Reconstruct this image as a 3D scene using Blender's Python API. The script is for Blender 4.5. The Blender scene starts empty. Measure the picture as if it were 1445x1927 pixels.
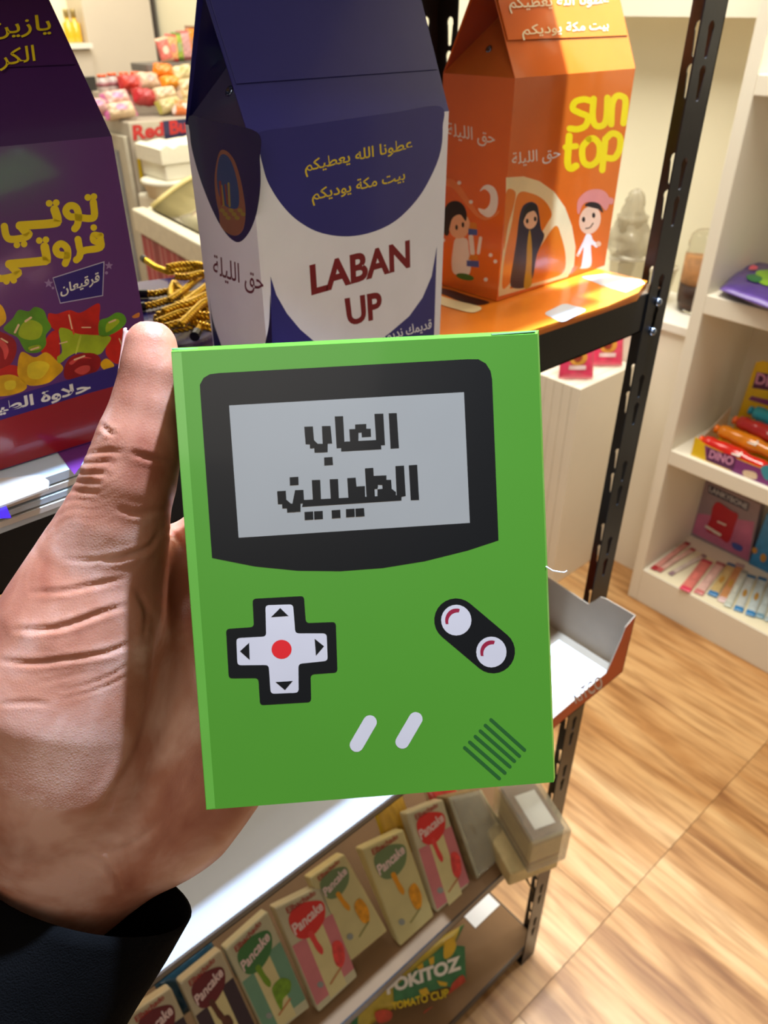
import bpy, math, random, unicodedata
import numpy as np
from mathutils import Vector, Matrix, geometry
random.seed(7)
rng = np.random.default_rng(5)
C = bpy.context.scene.collection
# ---------------------------------------------------------------- camera
F_PX, CX, CY, EYE = 1450.0, 722.5, 963.5, 1.5
PIT, YAW = math.radians(33.3), math.radians(48.7)
FWD = np.array([math.cos(YAW)*math.cos(PIT), math.sin(YAW)*math.cos(PIT), -math.sin(PIT)])
RGT = np.array([math.sin(YAW), -math.cos(YAW), 0.0])
UPV = np.cross(RGT, FWD)
cam = bpy.data.cameras.new('camera'); camo = bpy.data.objects.new('camera', cam); C.objects.link(camo)
camo.matrix_world = Matrix(((RGT[0], UPV[0], -FWD[0], 0), (RGT[1], UPV[1], -FWD[1], 0), (RGT[2], UPV[2], -FWD[2], EYE), (0, 0, 0, 1)))
cam.sensor_fit = 'HORIZONTAL'; cam.sensor_width = 36.0; cam.lens = 36.0*F_PX/1445
cam.clip_start = 0.01; cam.clip_end = 50
cam.dof.use_dof = True; cam.dof.focus_distance = 0.30; cam.dof.aperture_fstop = 25
bpy.context.scene.camera = camo
# ---------------------------------------------------------------- world, lamps, exposure
w = bpy.data.worlds.new('world'); bpy.context.scene.world = w; w.use_nodes = True
w.node_tree.nodes['Background'].inputs[0].default_value = (1.0, 0.94, 0.85, 1)
w.node_tree.nodes['Background'].inputs[1].default_value = 0.15
def lamp(kind, name, loc, energy, color, aim=None, **kw):
    l = bpy.data.lights.new(name, kind); l.energy = energy; l.color = color
    for k, v in kw.items(): setattr(l, k, v)
    o = bpy.data.objects.new(name, l); C.objects.link(o); o.location = loc
    if aim is not None:
        o.rotation_euler = (Vector(aim)-Vector(loc)).to_track_quat('-Z', 'Y').to_euler()
    return o
lamp('SPOT', 'ceiling_spotlight', (0.58, 0.308, 2.50), 450, (0.46, 0.66, 1.0), (0.36, 0.28, 1.2), spot_size=math.radians(50), spot_blend=0.4, shadow_soft_size=0.02)
lamp('SPOT', 'ceiling_spotlight_far', (1.62, 0.20, 2.45), 22, (0.80, 0.88, 1.0), (0.45, 0.3, 1.2), spot_size=math.radians(60), spot_blend=0.3, shadow_soft_size=0.03)
lamp('AREA', 'ambient_fill_shop', (1.3, 2.6, 2.9), 70, (1.0, 0.95, 0.83), (1.4, 2.7, 0), shape='RECTANGLE', size=1.6, size_y=1.6)  # unseen overhead lamp added as warm ambient fill for the shop
lamp('AREA', 'ambient_fill_counter', (1.25, 0.6, 2.9), 66, (1.0, 0.95, 0.83), (1.6, 0.6, 0), shape='RECTANGLE', size=0.9, size_y=1.4)  # added ambient fill, out of view, brightens the wall, unit and floor
lamp('AREA', 'ambient_fill_behind', (-1.2, -0.9, 2.9), 15, (1.0, 0.90, 0.78), (0.2, 0.3, 1.1), shape='RECTANGLE', size=1.2, size_y=1.2)  # unseen fill behind the camera, added to lift the front ambient
sc = bpy.context.scene
sc.view_settings.view_transform = 'Standard'; sc.view_settings.look = 'None'
sc.view_settings.gamma = 1; sc.view_settings.use_curve_mapping = False
sc.view_settings.exposure = 0.0
# ---------------------------------------------------------------- pixel <-> place helpers
EYEP = np.array([0, 0, EYE])
def ray(px, py): return FWD + RGT*((px-CX)/F_PX) - UPV*((py-CY)/F_PX)
def onz(px, py, z): d = ray(px, py); return EYEP + d*((z-EYE)/d[2])
def onx(px, py, x): d = ray(px, py); return EYEP + d*(x/d[0])
def ony(px, py, y): d = ray(px, py); return EYEP + d*(y/d[1])
def atd(px, py, dep): return EYEP + ray(px, py)*dep
def V(*a): return np.array(a, float)
def nrm(v): v = np.asarray(v, float); return v/np.linalg.norm(v)
class Pl:
    """a real plane a flat print lies on; layers lift the print a hair off it"""
    def __init__(s, o, n, eps=0.00012):
        s.o = np.asarray(o, float); s.n = nrm(n); s.eps = eps
        if s.n @ (EYEP-s.o) < 0: s.n = -s.n
    def hit(s, px, py, lay=1):
        d = ray(px, py); o = s.o + s.n*s.eps*lay
        return EYEP + d*(((o-EYEP) @ s.n)/(d @ s.n))
# ---------------------------------------------------------------- materials
def lin(c):
    return tuple(((v/255)/12.92 if v/255 <= .04045 else ((v/255+.055)/1.055)**2.4) for v in c) + (1.0,)
MATS = {}
def mat(name, rgb, rough=0.5, metal=0.0, spec=0.5, coat=0.0, var=0.06, vscale=30, bump=0.0, bscale=200, trans=0.0, emit=0.0, sss=0.0, alpha=1.0, ior=1.45):
    if name in MATS: return MATS[name]
    m = bpy.data.materials.new(name); m.use_nodes = True; nt = m.node_tree; b = nt.nodes['Principled BSDF']
    b.inputs['Roughness'].default_value = rough; b.inputs['Metallic'].default_value = metal
    b.inputs['Specular IOR Level'].default_value = spec; b.inputs['Coat Weight'].default_value = coat
    b.inputs['Coat Roughness'].default_value = 0.08
    b.inputs['Transmission Weight'].default_value = trans; b.inputs['Alpha'].default_value = alpha; b.inputs['IOR'].default_value = ior
    tc = nt.nodes.new('ShaderNodeTexCoord')
    nz = nt.nodes.new('ShaderNodeTexNoise'); nz.inputs['Scale'].default_value = vscale; nz.inputs['Detail'].default_value = 3
    nt.links.new(tc.outputs['Object'], nz.inputs['Vector'])
    rp = nt.nodes.new('ShaderNodeValToRGB'); c = lin(rgb)
    rp.color_ramp.elements[0].position = .3; rp.color_ramp.elements[1].position = .7
    rp.color_ramp.elements[0].color = tuple(x*(1-var) for x in c[:3])+(1,); rp.color_ramp.elements[1].color = tuple(min(1, x*(1+var)) for x in c[:3])+(1,)
    nt.links.new(nz.outputs['Fac'], rp.inputs['Fac']); nt.links.new(rp.outputs['Color'], b.inputs['Base Color'])
    if bump:
        n2 = nt.nodes.new('ShaderNodeTexNoise'); n2.inputs['Scale'].default_value = bscale; n2.inputs['Detail'].default_value = 4
        nt.links.new(tc.outputs['Object'], n2.inputs['Vector'])
        bp = nt.nodes.new('ShaderNodeBump'); bp.inputs['Strength'].default_value = bump; bp.inputs['Distance'].default_value = 0.002
        nt.links.new(n2.outputs['Fac'], bp.inputs['Height']); nt.links.new(bp.outputs['Normal'], b.inputs['Normal'])
    if emit:
        nt.links.new(rp.outputs['Color'], b.inputs['Emission Color']); b.inputs['Emission Strength'].default_value = emit
    if sss:
        b.inputs['Subsurface Weight'].default_value = sss; b.inputs['Subsurface Radius'].default_value = (0.008, 0.003, 0.0015); b.inputs['Subsurface Scale'].default_value = 0.5
    MATS[name] = m; return m
# ---------------------------------------------------------------- objects
WLOC = {}
def empty(name, loc, label, cat, group=None):
    o = bpy.data.objects.new(name, None); C.objects.link(o); o.location = tuple(loc); o.empty_display_size = .05
    WLOC[o.name] = np.asarray(loc, float); tag(o, label, cat, group); return o
def tag(o, label=None, cat=None, group=None, kind=None):
    if label: o['label'] = label
    if cat: o['category'] = cat
    if group: o['group'] = group
    if kind: o['kind'] = kind
    return o
def mesh(name, verts, faces, mats, parent=None, midx=None, smooth=False, loc=None, label=None):
    """world-space verts; origin goes to loc (top-level) or to the parent's place"""
    verts = np.asarray(verts, float).reshape(-1, 3)
    base = WLOC[parent.name] if parent is not None else (np.asarray(loc, float) if loc is not None else V(verts[:, 0].mean(), verts[:, 1].mean(), verts[:, 2].min()))
    me = bpy.data.meshes.new(name); me.from_pydata((verts-base).tolist(), [], [list(map(int, f)) for f in faces])
    if not isinstance(mats, (list, tuple)): mats = [mats]
    for m in mats: me.materials.append(m)
    if midx is not None: me.polygons.foreach_set('material_index', np.asarray(midx, dtype=np.int32))
    if smooth: me.polygons.foreach_set('use_smooth', [True]*len(me.polygons))
    me.update()
    o = bpy.data.objects.new(name, me); C.objects.link(o)
    if parent is not None: o.parent = parent; WLOC[o.name] = base
    else: o.location = tuple(base); WLOC[o.name] = base
    if label: o['label'] = label
    return o
class MB:
    def __init__(s): s.v = []; s.f = []; s.m = []; s.n = 0
    def add(s, v, f, m=0):
        v = np.asarray(v, float).reshape(-1, 3); s.v.append(v); s.f += [[i+s.n for i in q] for q in f]; s.m += [m]*len(f); s.n += len(v); return s
    def box(s, a, b, m=0):
        (x0, y0, z0), (x1, y1, z1) = a, b
        return s.add([(x0,y0,z0),(x1,y0,z0),(x1,y1,z0),(x0,y1,z0),(x0,y0,z1),(x1,y0,z1),(x1,y1,z1),(x0,y1,z1)],
              [(0,3,2,1),(4,5,6,7),(0,1,5,4),(1,2,6,5),(2,3,7,6),(3,0,4,7)], m)
    def obox(s, o, u, v, w, m=0):
        """box from corner o along the three edge vectors"""
        o, u, v, w = map(lambda q: np.asarray(q, float), (o, u, v, w))
        P = [o, o+u, o+u+v, o+v, o+w, o+u+w, o+u+v+w, o+v+w]
        return s.add(P, [(0,3,2,1),(4,5,6,7),(0,1,5,4),(1,2,6,5),(2,3,7,6),(3,0,4,7)], m)
    def tube(s, pts, rad, seg=10, m=0, cap=True):
        pts = np.asarray(pts, float); n = len(pts); rad = np.broadcast_to(np.asarray(rad, float), (n,))
        t = np.gradient(pts, axis=0); t /= np.linalg.norm(t, axis=1)[:, None]+1e-12
        up = V(0, 0, 1) if abs(t[0][2]) < .9 else V(1, 0, 0); v = []
        for i in range(n):
            a = nrm(np.cross(t[i], up)); b = np.cross(t[i], a); up = -b if False else up
            for k in range(seg):
                th = 2*math.pi*k/seg; v.append(pts[i]+rad[i]*(math.cos(th)*a+math.sin(th)*b))
        f = [[i*seg+k, i*seg+(k+1) % seg, (i+1)*seg+(k+1) % seg, (i+1)*seg+k] for i in range(n-1) for k in range(seg)]
        if cap: f += [list(range(seg))[::-1], list(range((n-1)*seg, n*seg))]
        return s.add(v, f, m)
    def lathe(s, c, prof, seg=24, axis=(0, 0, 1), m=0):
        """prof: (radius, height) pairs along axis from c"""
        axis = nrm(axis); h = V(1, 0, 0) if abs(axis[0]) < .9 else V(0, 1, 0); a = nrm(np.cross(axis, h)); b = np.cross(axis, a); v = []
        for r, z in prof:
            for k in range(seg):
                th = 2*math.pi*k/seg; v.append(np.asarray(c)+axis*z+r*(math.cos(th)*a+math.sin(th)*b))
        n = len(prof)
        f = [[i*seg+k, i*seg+(k+1) % seg, (i+1)*seg+(k+1) % seg, (i+1)*seg+k] for i in range(n-1) for k in range(seg)]
        f += [list(range(seg))[::-1], list(range((n-1)*seg, n*seg))]
        return s.add(v, f, m)
    def build(s, name, mats, parent=None, smooth=False, loc=None, label=None, bevel=0):
        o = mesh(name, np.concatenate(s.v), s.f, mats, parent, s.m, smooth, loc, label)
        if bevel:
            b = o.modifiers.new('bevel', 'BEVEL'); b.width = bevel; b.segments = 2; b.limit_method = 'ANGLE'
        return o
# ---------------------------------------------------------------- flat print: polygons, strokes, discs, text on a plane
FORMS = {}
for cp in range(0xFE80, 0xFEFD):
    d = unicodedata.decomposition(chr(cp)).split()
    if d: FORMS.setdefault(''.join(chr(int(x, 16)) for x in d[1:]), {})[d[0][1:-1]] = chr(cp)
def shape_ar(s):
    toks = []; i = 0
    while i < len(s):
        if s[i] == '\u0644' and i+1 < len(s) and s[i:i+2] in FORMS: toks.append(s[i:i+2]); i += 2
        else: toks.append(s[i]); i += 1
    out = []
    for i, t in enumerate(toks):
        if t not in FORMS: out.append(t); continue
        fm = FORMS[t]
        pj = i > 0 and toks[i-1] in FORMS and 'initial' in FORMS[toks[i-1]] and 'final' in fm
        nj = i+1 < len(toks) and toks[i+1] in FORMS and 'initial' in fm and 'final' in FORMS[toks[i+1]]
        k = 'medial' if pj and nj and 'medial' in fm else 'final' if pj else 'initial' if nj else 'isolated'
        out.append(fm.get(k, fm.get('isolated', t)))
    return ''.join(out)[::-1]
TXT = {}
def text2d(s, bold=0.0, ar=False):
    key = (s, bold, ar)
    if key in TXT: return TXT[key]
    c = bpy.data.curves.new('t', 'FONT'); c.body = shape_ar(s) if ar else s; c.resolution_u = 4; c.offset = bold; c.fill_mode = 'FRONT'
    o = bpy.data.objects.new('t', c); C.objects.link(o); bpy.context.view_layer.update()
    m = o.evaluated_get(bpy.context.evaluated_depsgraph_get()).to_mesh()
    v = np.array([q.co[:2] for q in m.vertices]); f = [list(p.vertices) for p in m.polygons]
    o.to_mesh_clear(); bpy.data.objects.remove(o); bpy.data.curves.remove(c)
    TXT[key] = (v, f); return v, f
def homog(src, dst):
    A = []; b = []
    for (x, y), (u, v) in zip(src, dst):
        A += [[x, y, 1, 0, 0, 0, -u*x, -u*y], [0, 0, 0, x, y, 1, -v*x, -v*y]]; b += [u, v]
    h = np.linalg.solve(np.array(A, float), np.array(b, float)); return np.append(h, 1).reshape(3, 3)
def tess(loops):
    vs = [Vector((p[0], p[1], 0)) for l in loops for p in l]
    return [list(t) for t in geometry.tessellate_polygon([[Vector((p[0], p[1], 0)) for p in l] for l in loops])], vs
def spline(pts, n=6):
    pts = np.asarray(pts, float); m = len(pts); out = []
    for i in range(m):
        p0, p1, p2, p3 = pts[i-1], pts[i], pts[(i+1) % m], pts[(i+2) % m]
        for k in range(n):
            t = k/n; out.append(.5*((2*p1)+(-p0+p2)*t+(2*p0-5*p1+4*p2-p3)*t*t+(-p0+3*p1-3*p2+p3)*t**3))
    return [tuple(q) for q in out]
def rrect(q, r=0.12, n=5):
    """quad with rounded corners; r as a share of the shorter side"""
    q = [np.array(p, float) for p in q]; out = []
    for i in range(4):
        p, a, b = q[i], q[i-1], q[(i+1) % 4]
        la, lb = np.linalg.norm(a-p), np.linalg.norm(b-p); rr = r*min(la, lb) if r < 1 else r
        A = p+(a-p)/la*rr; B = p+(b-p)/lb*rr
        for k in range(n+1):
            t = k/n; out.append(tuple((1-t)**2*A+2*t*(1-t)*p+t*t*B))
    return out
def ell(c, rx, ry, rot=0, n=24):
    ca, sa = math.cos(math.radians(rot)), math.sin(math.radians(rot))
    return [(c[0]+rx*math.cos(t)*ca-ry*math.sin(t)*sa, c[1]+rx*math.cos(t)*sa+ry*math.sin(t)*ca) for t in [2*math.pi*k/n for k in range(n)]]
def decal(name, parent, pl, lay, mt, shapes, label=None):
    if len(shapes) > 1 and not any(k in name for k in ('lettering', 'logo', 'basket', 'flower')):
        return [decal(name, parent, pl, lay+.1*i, mt, [sh], label) for i, sh in enumerate(shapes)][0]
    mb = MB(); H = pl.hit
    for si, s in enumerate(shapes):
        k = s[0]
        if k == 'p' or k == 'e' or k == 'sp' or k == 'r':
            if k == 'p': loops = [s[1]]+list(s[2:])
            elif k == 'e': loops = [ell(*s[1:])]
            elif k == 'sp': loops = [spline(s[1])]
            else: loops = [rrect(*s[1:])]
            f, vs = tess(loops); mb.add([H(v.x, v.y, lay+.1*si) for v in vs], f)
        elif k == 's':       # stroke: points, width px (smoothed open path, one strip with round ends)
            p = np.array(s[1], float); wd = s[2]/2
            if len(p) > 2:
                e = np.vstack([2*p[0]-p[1], p, 2*p[-1]-p[-2]]); q = []
                for i in range(1, len(e)-2):
                    for t in np.arange(0, 1, .2): q.append(.5*((2*e[i])+(-e[i-1]+e[i+1])*t+(2*e[i-1]-5*e[i]+4*e[i+1]-e[i+2])*t*t+(-e[i-1]+3*e[i]-3*e[i+1]+e[i+2])*t**3))
                p = np.array(q+[p[-1]])
            T = np.gradient(p, axis=0); T /= np.linalg.norm(T, axis=1)[:, None]+1e-9; N = np.c_[-T[:, 1], T[:, 0]]
            L = p+N*wd; R = p-N*wd; n = len(p)
            ang = np.linspace(0, math.pi, 8)[1:-1]
            c1 = [p[-1]+wd*(math.cos(t)*N[-1]+math.sin(t)*T[-1]) for t in ang]; c0 = [p[0]-wd*(math.cos(t)*N[0]+math.sin(t)*T[0]) for t in ang]
            vv = [H(x, y, lay+.1*si) for x, y in list(L)+list(R)+c1+c0]
            ff = [[i, i+1, n+i+1, n+i] for i in range(n-1)]+[[n-1]+[2*n+k for k in range(6)]+[2*n-1], [n]+[2*n+6+k for k in range(6)]+[0]]
            mb.add(vv, ff)
        elif k == 't':       # text, quad BL BR TR TL, bold, arabic
            v, f = text2d(s[1], s[3] if len(s) > 3 else 0, s[4] if len(s) > 4 else False)
            if len(v) == 0: continue
            x0, y0 = v.min(0); x1, y1 = v.max(0)
            h = homog([(x0, y0), (x1, y0), (x1, y1), (x0, y1)], s[2])
            q = np.c_[v, np.ones(len(v))] @ h.T; q = q[:, :2]/q[:, 2:]
            mb.add([H(a, b, lay) for a, b in q], f)
    return mb.build(name, mt, parent, label=label)
# ================================================================ setting
def S(o, nm=None): o['kind'] = 'structure'; return o
M_wall = mat('wall_paint', (240, 233, 206), 0.6, var=.02, vscale=3)
M_unit = mat('unit_paint', (236, 229, 212), 0.5, var=.02, vscale=6)
M_panel = mat('panel_paint', (206, 194, 178), 0.45, var=.02, vscale=3)
M_white = mat('white_plastic', (236, 232, 222), 0.4, var=.02)
M_under = mat('subfloor', (70, 45, 25), 0.9)
# wooden floor tiles, grain along Y
mf = bpy.data.materials.new('wood_floor'); mf.use_nodes = True; nt = mf.node_tree; bs = nt.nodes['Principled BSDF']
tc = nt.nodes.new('ShaderNodeTexCoord'); oi = nt.nodes.new('ShaderNodeObjectInfo'); ad = nt.nodes.new('ShaderNodeVectorMath'); ad.operation = 'ADD'
mu = nt.nodes.new('ShaderNodeVectorMath'); mu.operation = 'SCALE'; mu.inputs['Scale'].default_value = 7.3
nt.links.new(oi.outputs['Location'], mu.inputs[0]); nt.links.new(tc.outputs['Object'], ad.inputs[0]); nt.links.new(mu.outputs[0], ad.inputs[1])
mp = nt.nodes.new('ShaderNodeMapping'); mp.inputs['Scale'].default_value = (5.0, 0.75, 1); nt.links.new(ad.outputs[0], mp.inputs['Vector'])
n1 = nt.nodes.new('ShaderNodeTexNoise'); n1.inputs['Scale'].default_value = 2.2; n1.inputs['Detail'].default_value = 5; n1.inputs['Distortion'].default_value = 0.9
nt.links.new(mp.outputs[0], n1.inputs['Vector'])
r1 = nt.nodes.new('ShaderNodeValToRGB'); e = r1.color_ramp.elements
e[0].position = .30; e[0].color = lin((140, 92, 50)); e[1].position = .72; e[1].color = lin((212, 170, 118))
k = r1.color_ramp.elements.new(.42); k.color = lin((178, 128, 76)); k = r1.color_ramp.elements.new(.55); k.color = lin((198, 152, 100))
nt.links.new(n1.outputs['Fac'], r1.inputs['Fac'])
mp2 = nt.nodes.new('ShaderNodeMapping'); mp2.inputs['Scale'].default_value = (16.0, 1.4, 1); nt.links.new(ad.outputs[0], mp2.inputs['Vector'])
n2 = nt.nodes.new('ShaderNodeTexNoise'); n2.inputs['Scale'].default_value = 4; n2.inputs['Detail'].default_value = 6; n2.inputs['Distortion'].default_value = 0.3
nt.links.new(mp2.outputs[0], n2.inputs['Vector'])
r2 = nt.nodes.new('ShaderNodeValToRGB'); r2.color_ramp.elements[0].position = .36; r2.color_ramp.elements[0].color = (.62, .55, .48, 1); r2.color_ramp.elements[1].position = .55; r2.color_ramp.elements[1].color = (1, 1, 1, 1)
nt.links.new(n2.outputs['Fac'], r2.inputs['Fac'])
mx = nt.nodes.new('ShaderNodeMix'); mx.data_type = 'RGBA'; mx.blend_type = 'MULTIPLY'; mx.inputs['Factor'].default_value = .8
nt.links.new(r1.outputs[0], mx.inputs['A']); nt.links.new(r2.outputs[0], mx.inputs['B'])
# dark knots
vo = nt.nodes.new('ShaderNodeTexVoronoi'); vo.inputs['Scale'].default_value = 2.6
mp3 = nt.nodes.new('ShaderNodeMapping'); mp3.inputs['Scale'].default_value = (2.2, 1.0, 1); nt.links.new(ad.outputs[0], mp3.inputs['Vector']); nt.links.new(mp3.outputs[0], vo.inputs['Vector'])
r3 = nt.nodes.new('ShaderNodeValToRGB'); r3.color_ramp.elements[0].position = .04; r3.color_ramp.elements[0].color = (.55, .42, .36, 1); r3.color_ramp.elements[1].position = .2; r3.color_ramp.elements[1].color = (1, 1, 1, 1)
nt.links.new(vo.outputs['Distance'], r3.inputs['Fac'])
mx2 = nt.nodes.new('ShaderNodeMix'); mx2.data_type = 'RGBA'; mx2.blend_type = 'MULTIPLY'; mx2.inputs['Factor'].default_value = .8
nt.links.new(mx.outputs['Result'], mx2.inputs['A']); nt.links.new(r3.outputs[0], mx2.inputs['B'])
nt.links.new(mx2.outputs['Result'], bs.inputs['Base Color']); bs.inputs['Roughness'].default_value = .38
fl = MB().box((-1.6, -1.3, -.03), (2.12, 4.25, -.006)).build('floor', M_under, loc=(0, 0, -.03)); S(fl)
TX, TY = .555, 1.2
base = MB().box((0.0006, 0.0006, -.006), (TX-.0006, TY-.0006, 0)); v0 = np.concatenate(base.v)
tile_me = bpy.data.meshes.new('plank'); tile_me.from_pydata(v0.tolist(), [], base.f); tile_me.materials.append(mf)
for j in range(-1, 3):
    y0 = .333+TY*j
    for i in range(-5, 4):
        x0 = (1.166 if j % 2 else .889)+TX*i-(.0 if j % 2 else 0)
        if x0 > 2.1 or x0+TX < -1.5: continue
        o = bpy.data.objects.new('plank', tile_me); C.objects.link(o); o.parent = fl; o.location = (x0, y0, .03)
        if x0+TX > 2.12: o.scale = ((2.12-x0)/TX, 1, 1)
S(MB().box((2.12, -1.3, 0), (2.2, 4.33, 2.9)).build('wall_right', M_wall))
S(MB().box((-1.6, 4.25, 0), (2.12, 4.33, 2.9)).build('wall_back', M_wall))
# tall beige partition panel at the back and a dark strip painting the shade of the gap beside it
S(MB().box((1.745, 4.08, 0), (2.085, 4.25, 2.9)).build('trim_1', M_panel))
S(MB().box((2.088, 4.078, 0), (2.106, 4.2, 2.9)).build('gap_shade_strip', mat('gap_shade', (60, 52, 48), .6)))
# shelf board over the counter on the right-hand wall
S(MB().box((1.98, .89, 1.478), (2.12, 1.75, 1.56)).build('trim_3', M_unit))
# counter along the wall
t = empty('wall_counter', (2.0, 1.5, 0), 'low white counter along the right wall behind the rack, holding glass jars', 'counter')
MB().box((1.88, .885, 0), (2.118, 2.6, .775)).build('cabinet_body', M_unit, t)
MB().box((1.87, .885, .775), (2.118, 2.6, .8)).build('countertop', M_white, t, bevel=.003)
# white cubby unit
t = empty('display_shelf_unit', (1.9, .2, 0), 'white painted cubby shelf unit at the right edge holding candy', 'shelf')
MB().box((1.76, .85, 0), (2.118, .88, 1.9)).build('side_panel', M_unit, t, bevel=.002)
MB().box((2.07, -.6, 0), (2.118, .85, 1.9)).build('back_panel', M_unit, t)
for z0, z1 in ((0, .115), (.472, .514), (.885, .93), (1.345, 1.384)):
    MB().box((1.76, -.6, z0), (2.07, .85, z1)).build('shelf_board', M_unit, t, bevel=.002)
MB().box((1.76, .03, .0), (2.07, .06, 1.9)).build('divider', M_unit, t, bevel=.002)
# ================================================================ slotted-angle rack
M_black = mat('black_steel', (20, 18, 17), 0.32, spec=.5, var=.1, bump=.05, bscale=300)
M_mdf = mat('mdf_board', (124, 92, 58), 0.7, var=.08, vscale=15)
M_bolt = mat('bolt_zinc', (150, 165, 190), 0.2, metal=1)
rack = empty('slotted_rack', (.1, .55, 0), 'black slotted angle steel rack holding cartons and snacks', 'rack')
RX0, RX1, RY0, RY1 = -.62, .716, .385, .724
heads = [1.485, 1.453]
for k in range(1, 15): heads += [1.485-.1035*k, 1.453-.1035*k]
heads += [1.5885, 1.5565, 1.692, 1.66]
def keyhole(zc):
    p = [(.0048*math.cos(a), zc+.0052*math.sin(a)) for a in np.linspace(-.6, math.pi+.6, 12)]
    return p+[(-.0027, zc-.018)]+[(.0027*math.cos(a), zc-.0195+.0027*math.sin(a)) for a in np.linspace(math.pi, 2*math.pi, 6)]+[(.0027, zc-.018)]
def flange(mb, org, du, wd, ucen, thick_dir, top=1.80, holes=True):
    """plate from org along du (width wd), z 0..top, keyholes centred at ucen"""
    outer = [(0, 0), (wd, 0), (wd, top), (0, top)]
    loops = [outer]+([[(ucen+a, b) for a, b in keyhole(z)] for z in heads if z-.02 > .03 and z < top-.02] if holes else [])
    f, vs = tess(loops); n = len(vs); T = .0016
    P = [np.asarray(org)+np.asarray(du)*v.x+V(0, 0, v.y) for v in vs]
    Q = [p+np.asarray(thick_dir)*T for p in P]
    F = [list(q) for q in f]+[[i+n for i in q[::-1]] for q in f]; k = 0
    for l in loops:
        m = len(l)
        for i in range(m): F.append([k+i, k+(i+1) % m, n+k+(i+1) % m, n+k+i])
        k += m
    mb.add(P+Q, F)
for (x, sx, y, sy) in ((RX1, -1, RY0, 1), (RX1, -1, RY1, -1), (RX0, 1, RY0, 1), (RX0, 1, RY1, -1)):
    mb = MB()
    flange(mb, (x, y, 0), (sx, 0, 0), .036, .019, (0, sy, 0))
    flange(mb, (x, y, 0), (0, sy, 0), .0315, .0205, (sx, 0, 0))
    mb.box((min(x, x+sx*.036), min(y, y+sy*.033), 0), (max(x, x+sx*.036), max(y, y+sy*.033), .004))
    mb.build('post', M_black, rack)
TIERS = ((1.605, .037), (1.266, .037), (.788, .008), (.401, .016), (.06, .018))
for z, bh in TIERS:
    for (y, sy) in ((RY0, 1), (RY1, -1)):
        mb = MB(); mb.box((RX0+.002, min(y+sy*.0018, y+sy*.004), z-bh), (RX1-.002, max(y+sy*.0018, y+sy*.004), z+.001))
        mb.box((RX0+.002, min(y+sy*.0018, y+sy*.022), z-bh), (RX1-.002, max(y+sy*.0018, y+sy*.022), z-bh+.0015))
        mb.build('beam', M_black, rack)
    for (x, sx) in ((RX0, 1), (RX1, -1)):
        mb = MB(); mb.box((min(x+sx*.0018, x+sx*.004), RY0+.003, z-bh), (max(x+sx*.0018, x+sx*.004), RY1-.003, z-.001)); mb.build('beam', M_black, rack)
    MB().box((RX0+.005, RY0+(.0042 if z < 1.5 else -.018), z-.007 if z < 1.5 else z+.002), (RX1-.005 if z < 1.5 else .60, RY1-.0042, z if z < 1.5 else z+.009)).build('shelf_board', M_mdf, rack)  # unseen top tier's board juts forward, shaped to shade the cartons below
    if z > .1:
        for zz in (z-.010, z-.040):
            MB().lathe((RX1-.019, RY0, zz), [(.0001, -.0045), (.003, -.004), (.0042, -.002), (.0045, 0)], 12, (0, 1, 0)).build('bolt', M_bolt, rack, smooth=True)
# white liner of the second tier, paper on the lowest
M_paper = mat('white_paper', (238, 240, 244), 0.5, var=.015)
o = MB().box((-.55, RY0+.002, .7885), (.62, .70, .7935)).build('shelf_liner', mat('liner_board', (166, 164, 164), 0.5, var=.015)); tag(o, 'smooth white board lying on the second rack tier under the hand', 'board')
o = MB().obox((.640, .47, .0605), (.068, 0.0, 0), (0.0, .16, 0), (0, 0, .0012)).build('paper_sheet', M_paper); tag(o, 'blank white paper sheet on the lowest rack shelf by the post', 'paper')
# ================================================================ open orange tray carton at the right end of tier two
M_card = mat('grey_card', (150, 130, 105), 0.75, var=.05)
M_or2 = mat('carton_orange', (205, 72, 22), 0.35)
o = MB().box((.50, .389, .7936), (.655, .60, .8203)).build('flat_carton', mat('grey_card', (150, 130, 105), 0.75, var=.05)); tag(o, 'folded grey card carton under the open orange tray', 'carton')
tr = empty('tray_carton', (.63, .36, .8205), 'open orange display tray carton with cut-out sides, empty, below the orange gable box', 'carton')
tx0, tx1, ty0, ty1, tz0, tz1 = .49, .667, .318, .50, .8205, .911
def wall2(nm, prof, fn, th, mo, mi, lab=None):
    """cut-out card wall: prof polygon (u,z), fn maps (u,z)->point, th thickness vector; outside and inside colours"""
    f, vs = tess([prof]); n = len(vs)
    P = [fn(v.x, v.y) for v in vs]; Q = [p+th for p in P]
    m = MB(); m.add(P, f, 0); m.add(Q, [q[::-1] for q in f], 1)
    k = len(prof); m.add(P+Q, [[i, (i+1) % k, n+(i+1) % k, n+i] for i in range(k)], 1)
    return m.build(nm, [mo, mi], tr, label=lab)
fy = lambda y: (lambda u, z: V(u, y, z))
lowz = .838
front = [(tx0, tz0), (tx1, tz0), (tx1, tz1), (tx1-.010, tz1-.004)]+[(tx1-.018-.022*k/6, tz1-.008-.058*(k/6)**.8) for k in range(7)]+[(tx0, lowz)]
wall2('front_wall', front, fy(ty0), V(0, .0012, 0), M_or2, M_card, 'orange printed front wall cut low in the middle')
side = [(ty0, tz0), (ty1, tz0), (ty1, tz1-.012), (ty0+.062, tz1-.022), (ty0+.056, tz1-.014), (ty0+.048, tz1-.002), (ty0+.040, tz1), (ty0, tz1)]
wall2('side_wall', side, lambda u, z: V(tx1, u, z), V(-.0012, 0, 0), M_or2, M_card)
MB().box((tx0, ty0, tz0), (tx1, ty1, tz0+.0012)).build('bottom', M_card, tr)
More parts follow.
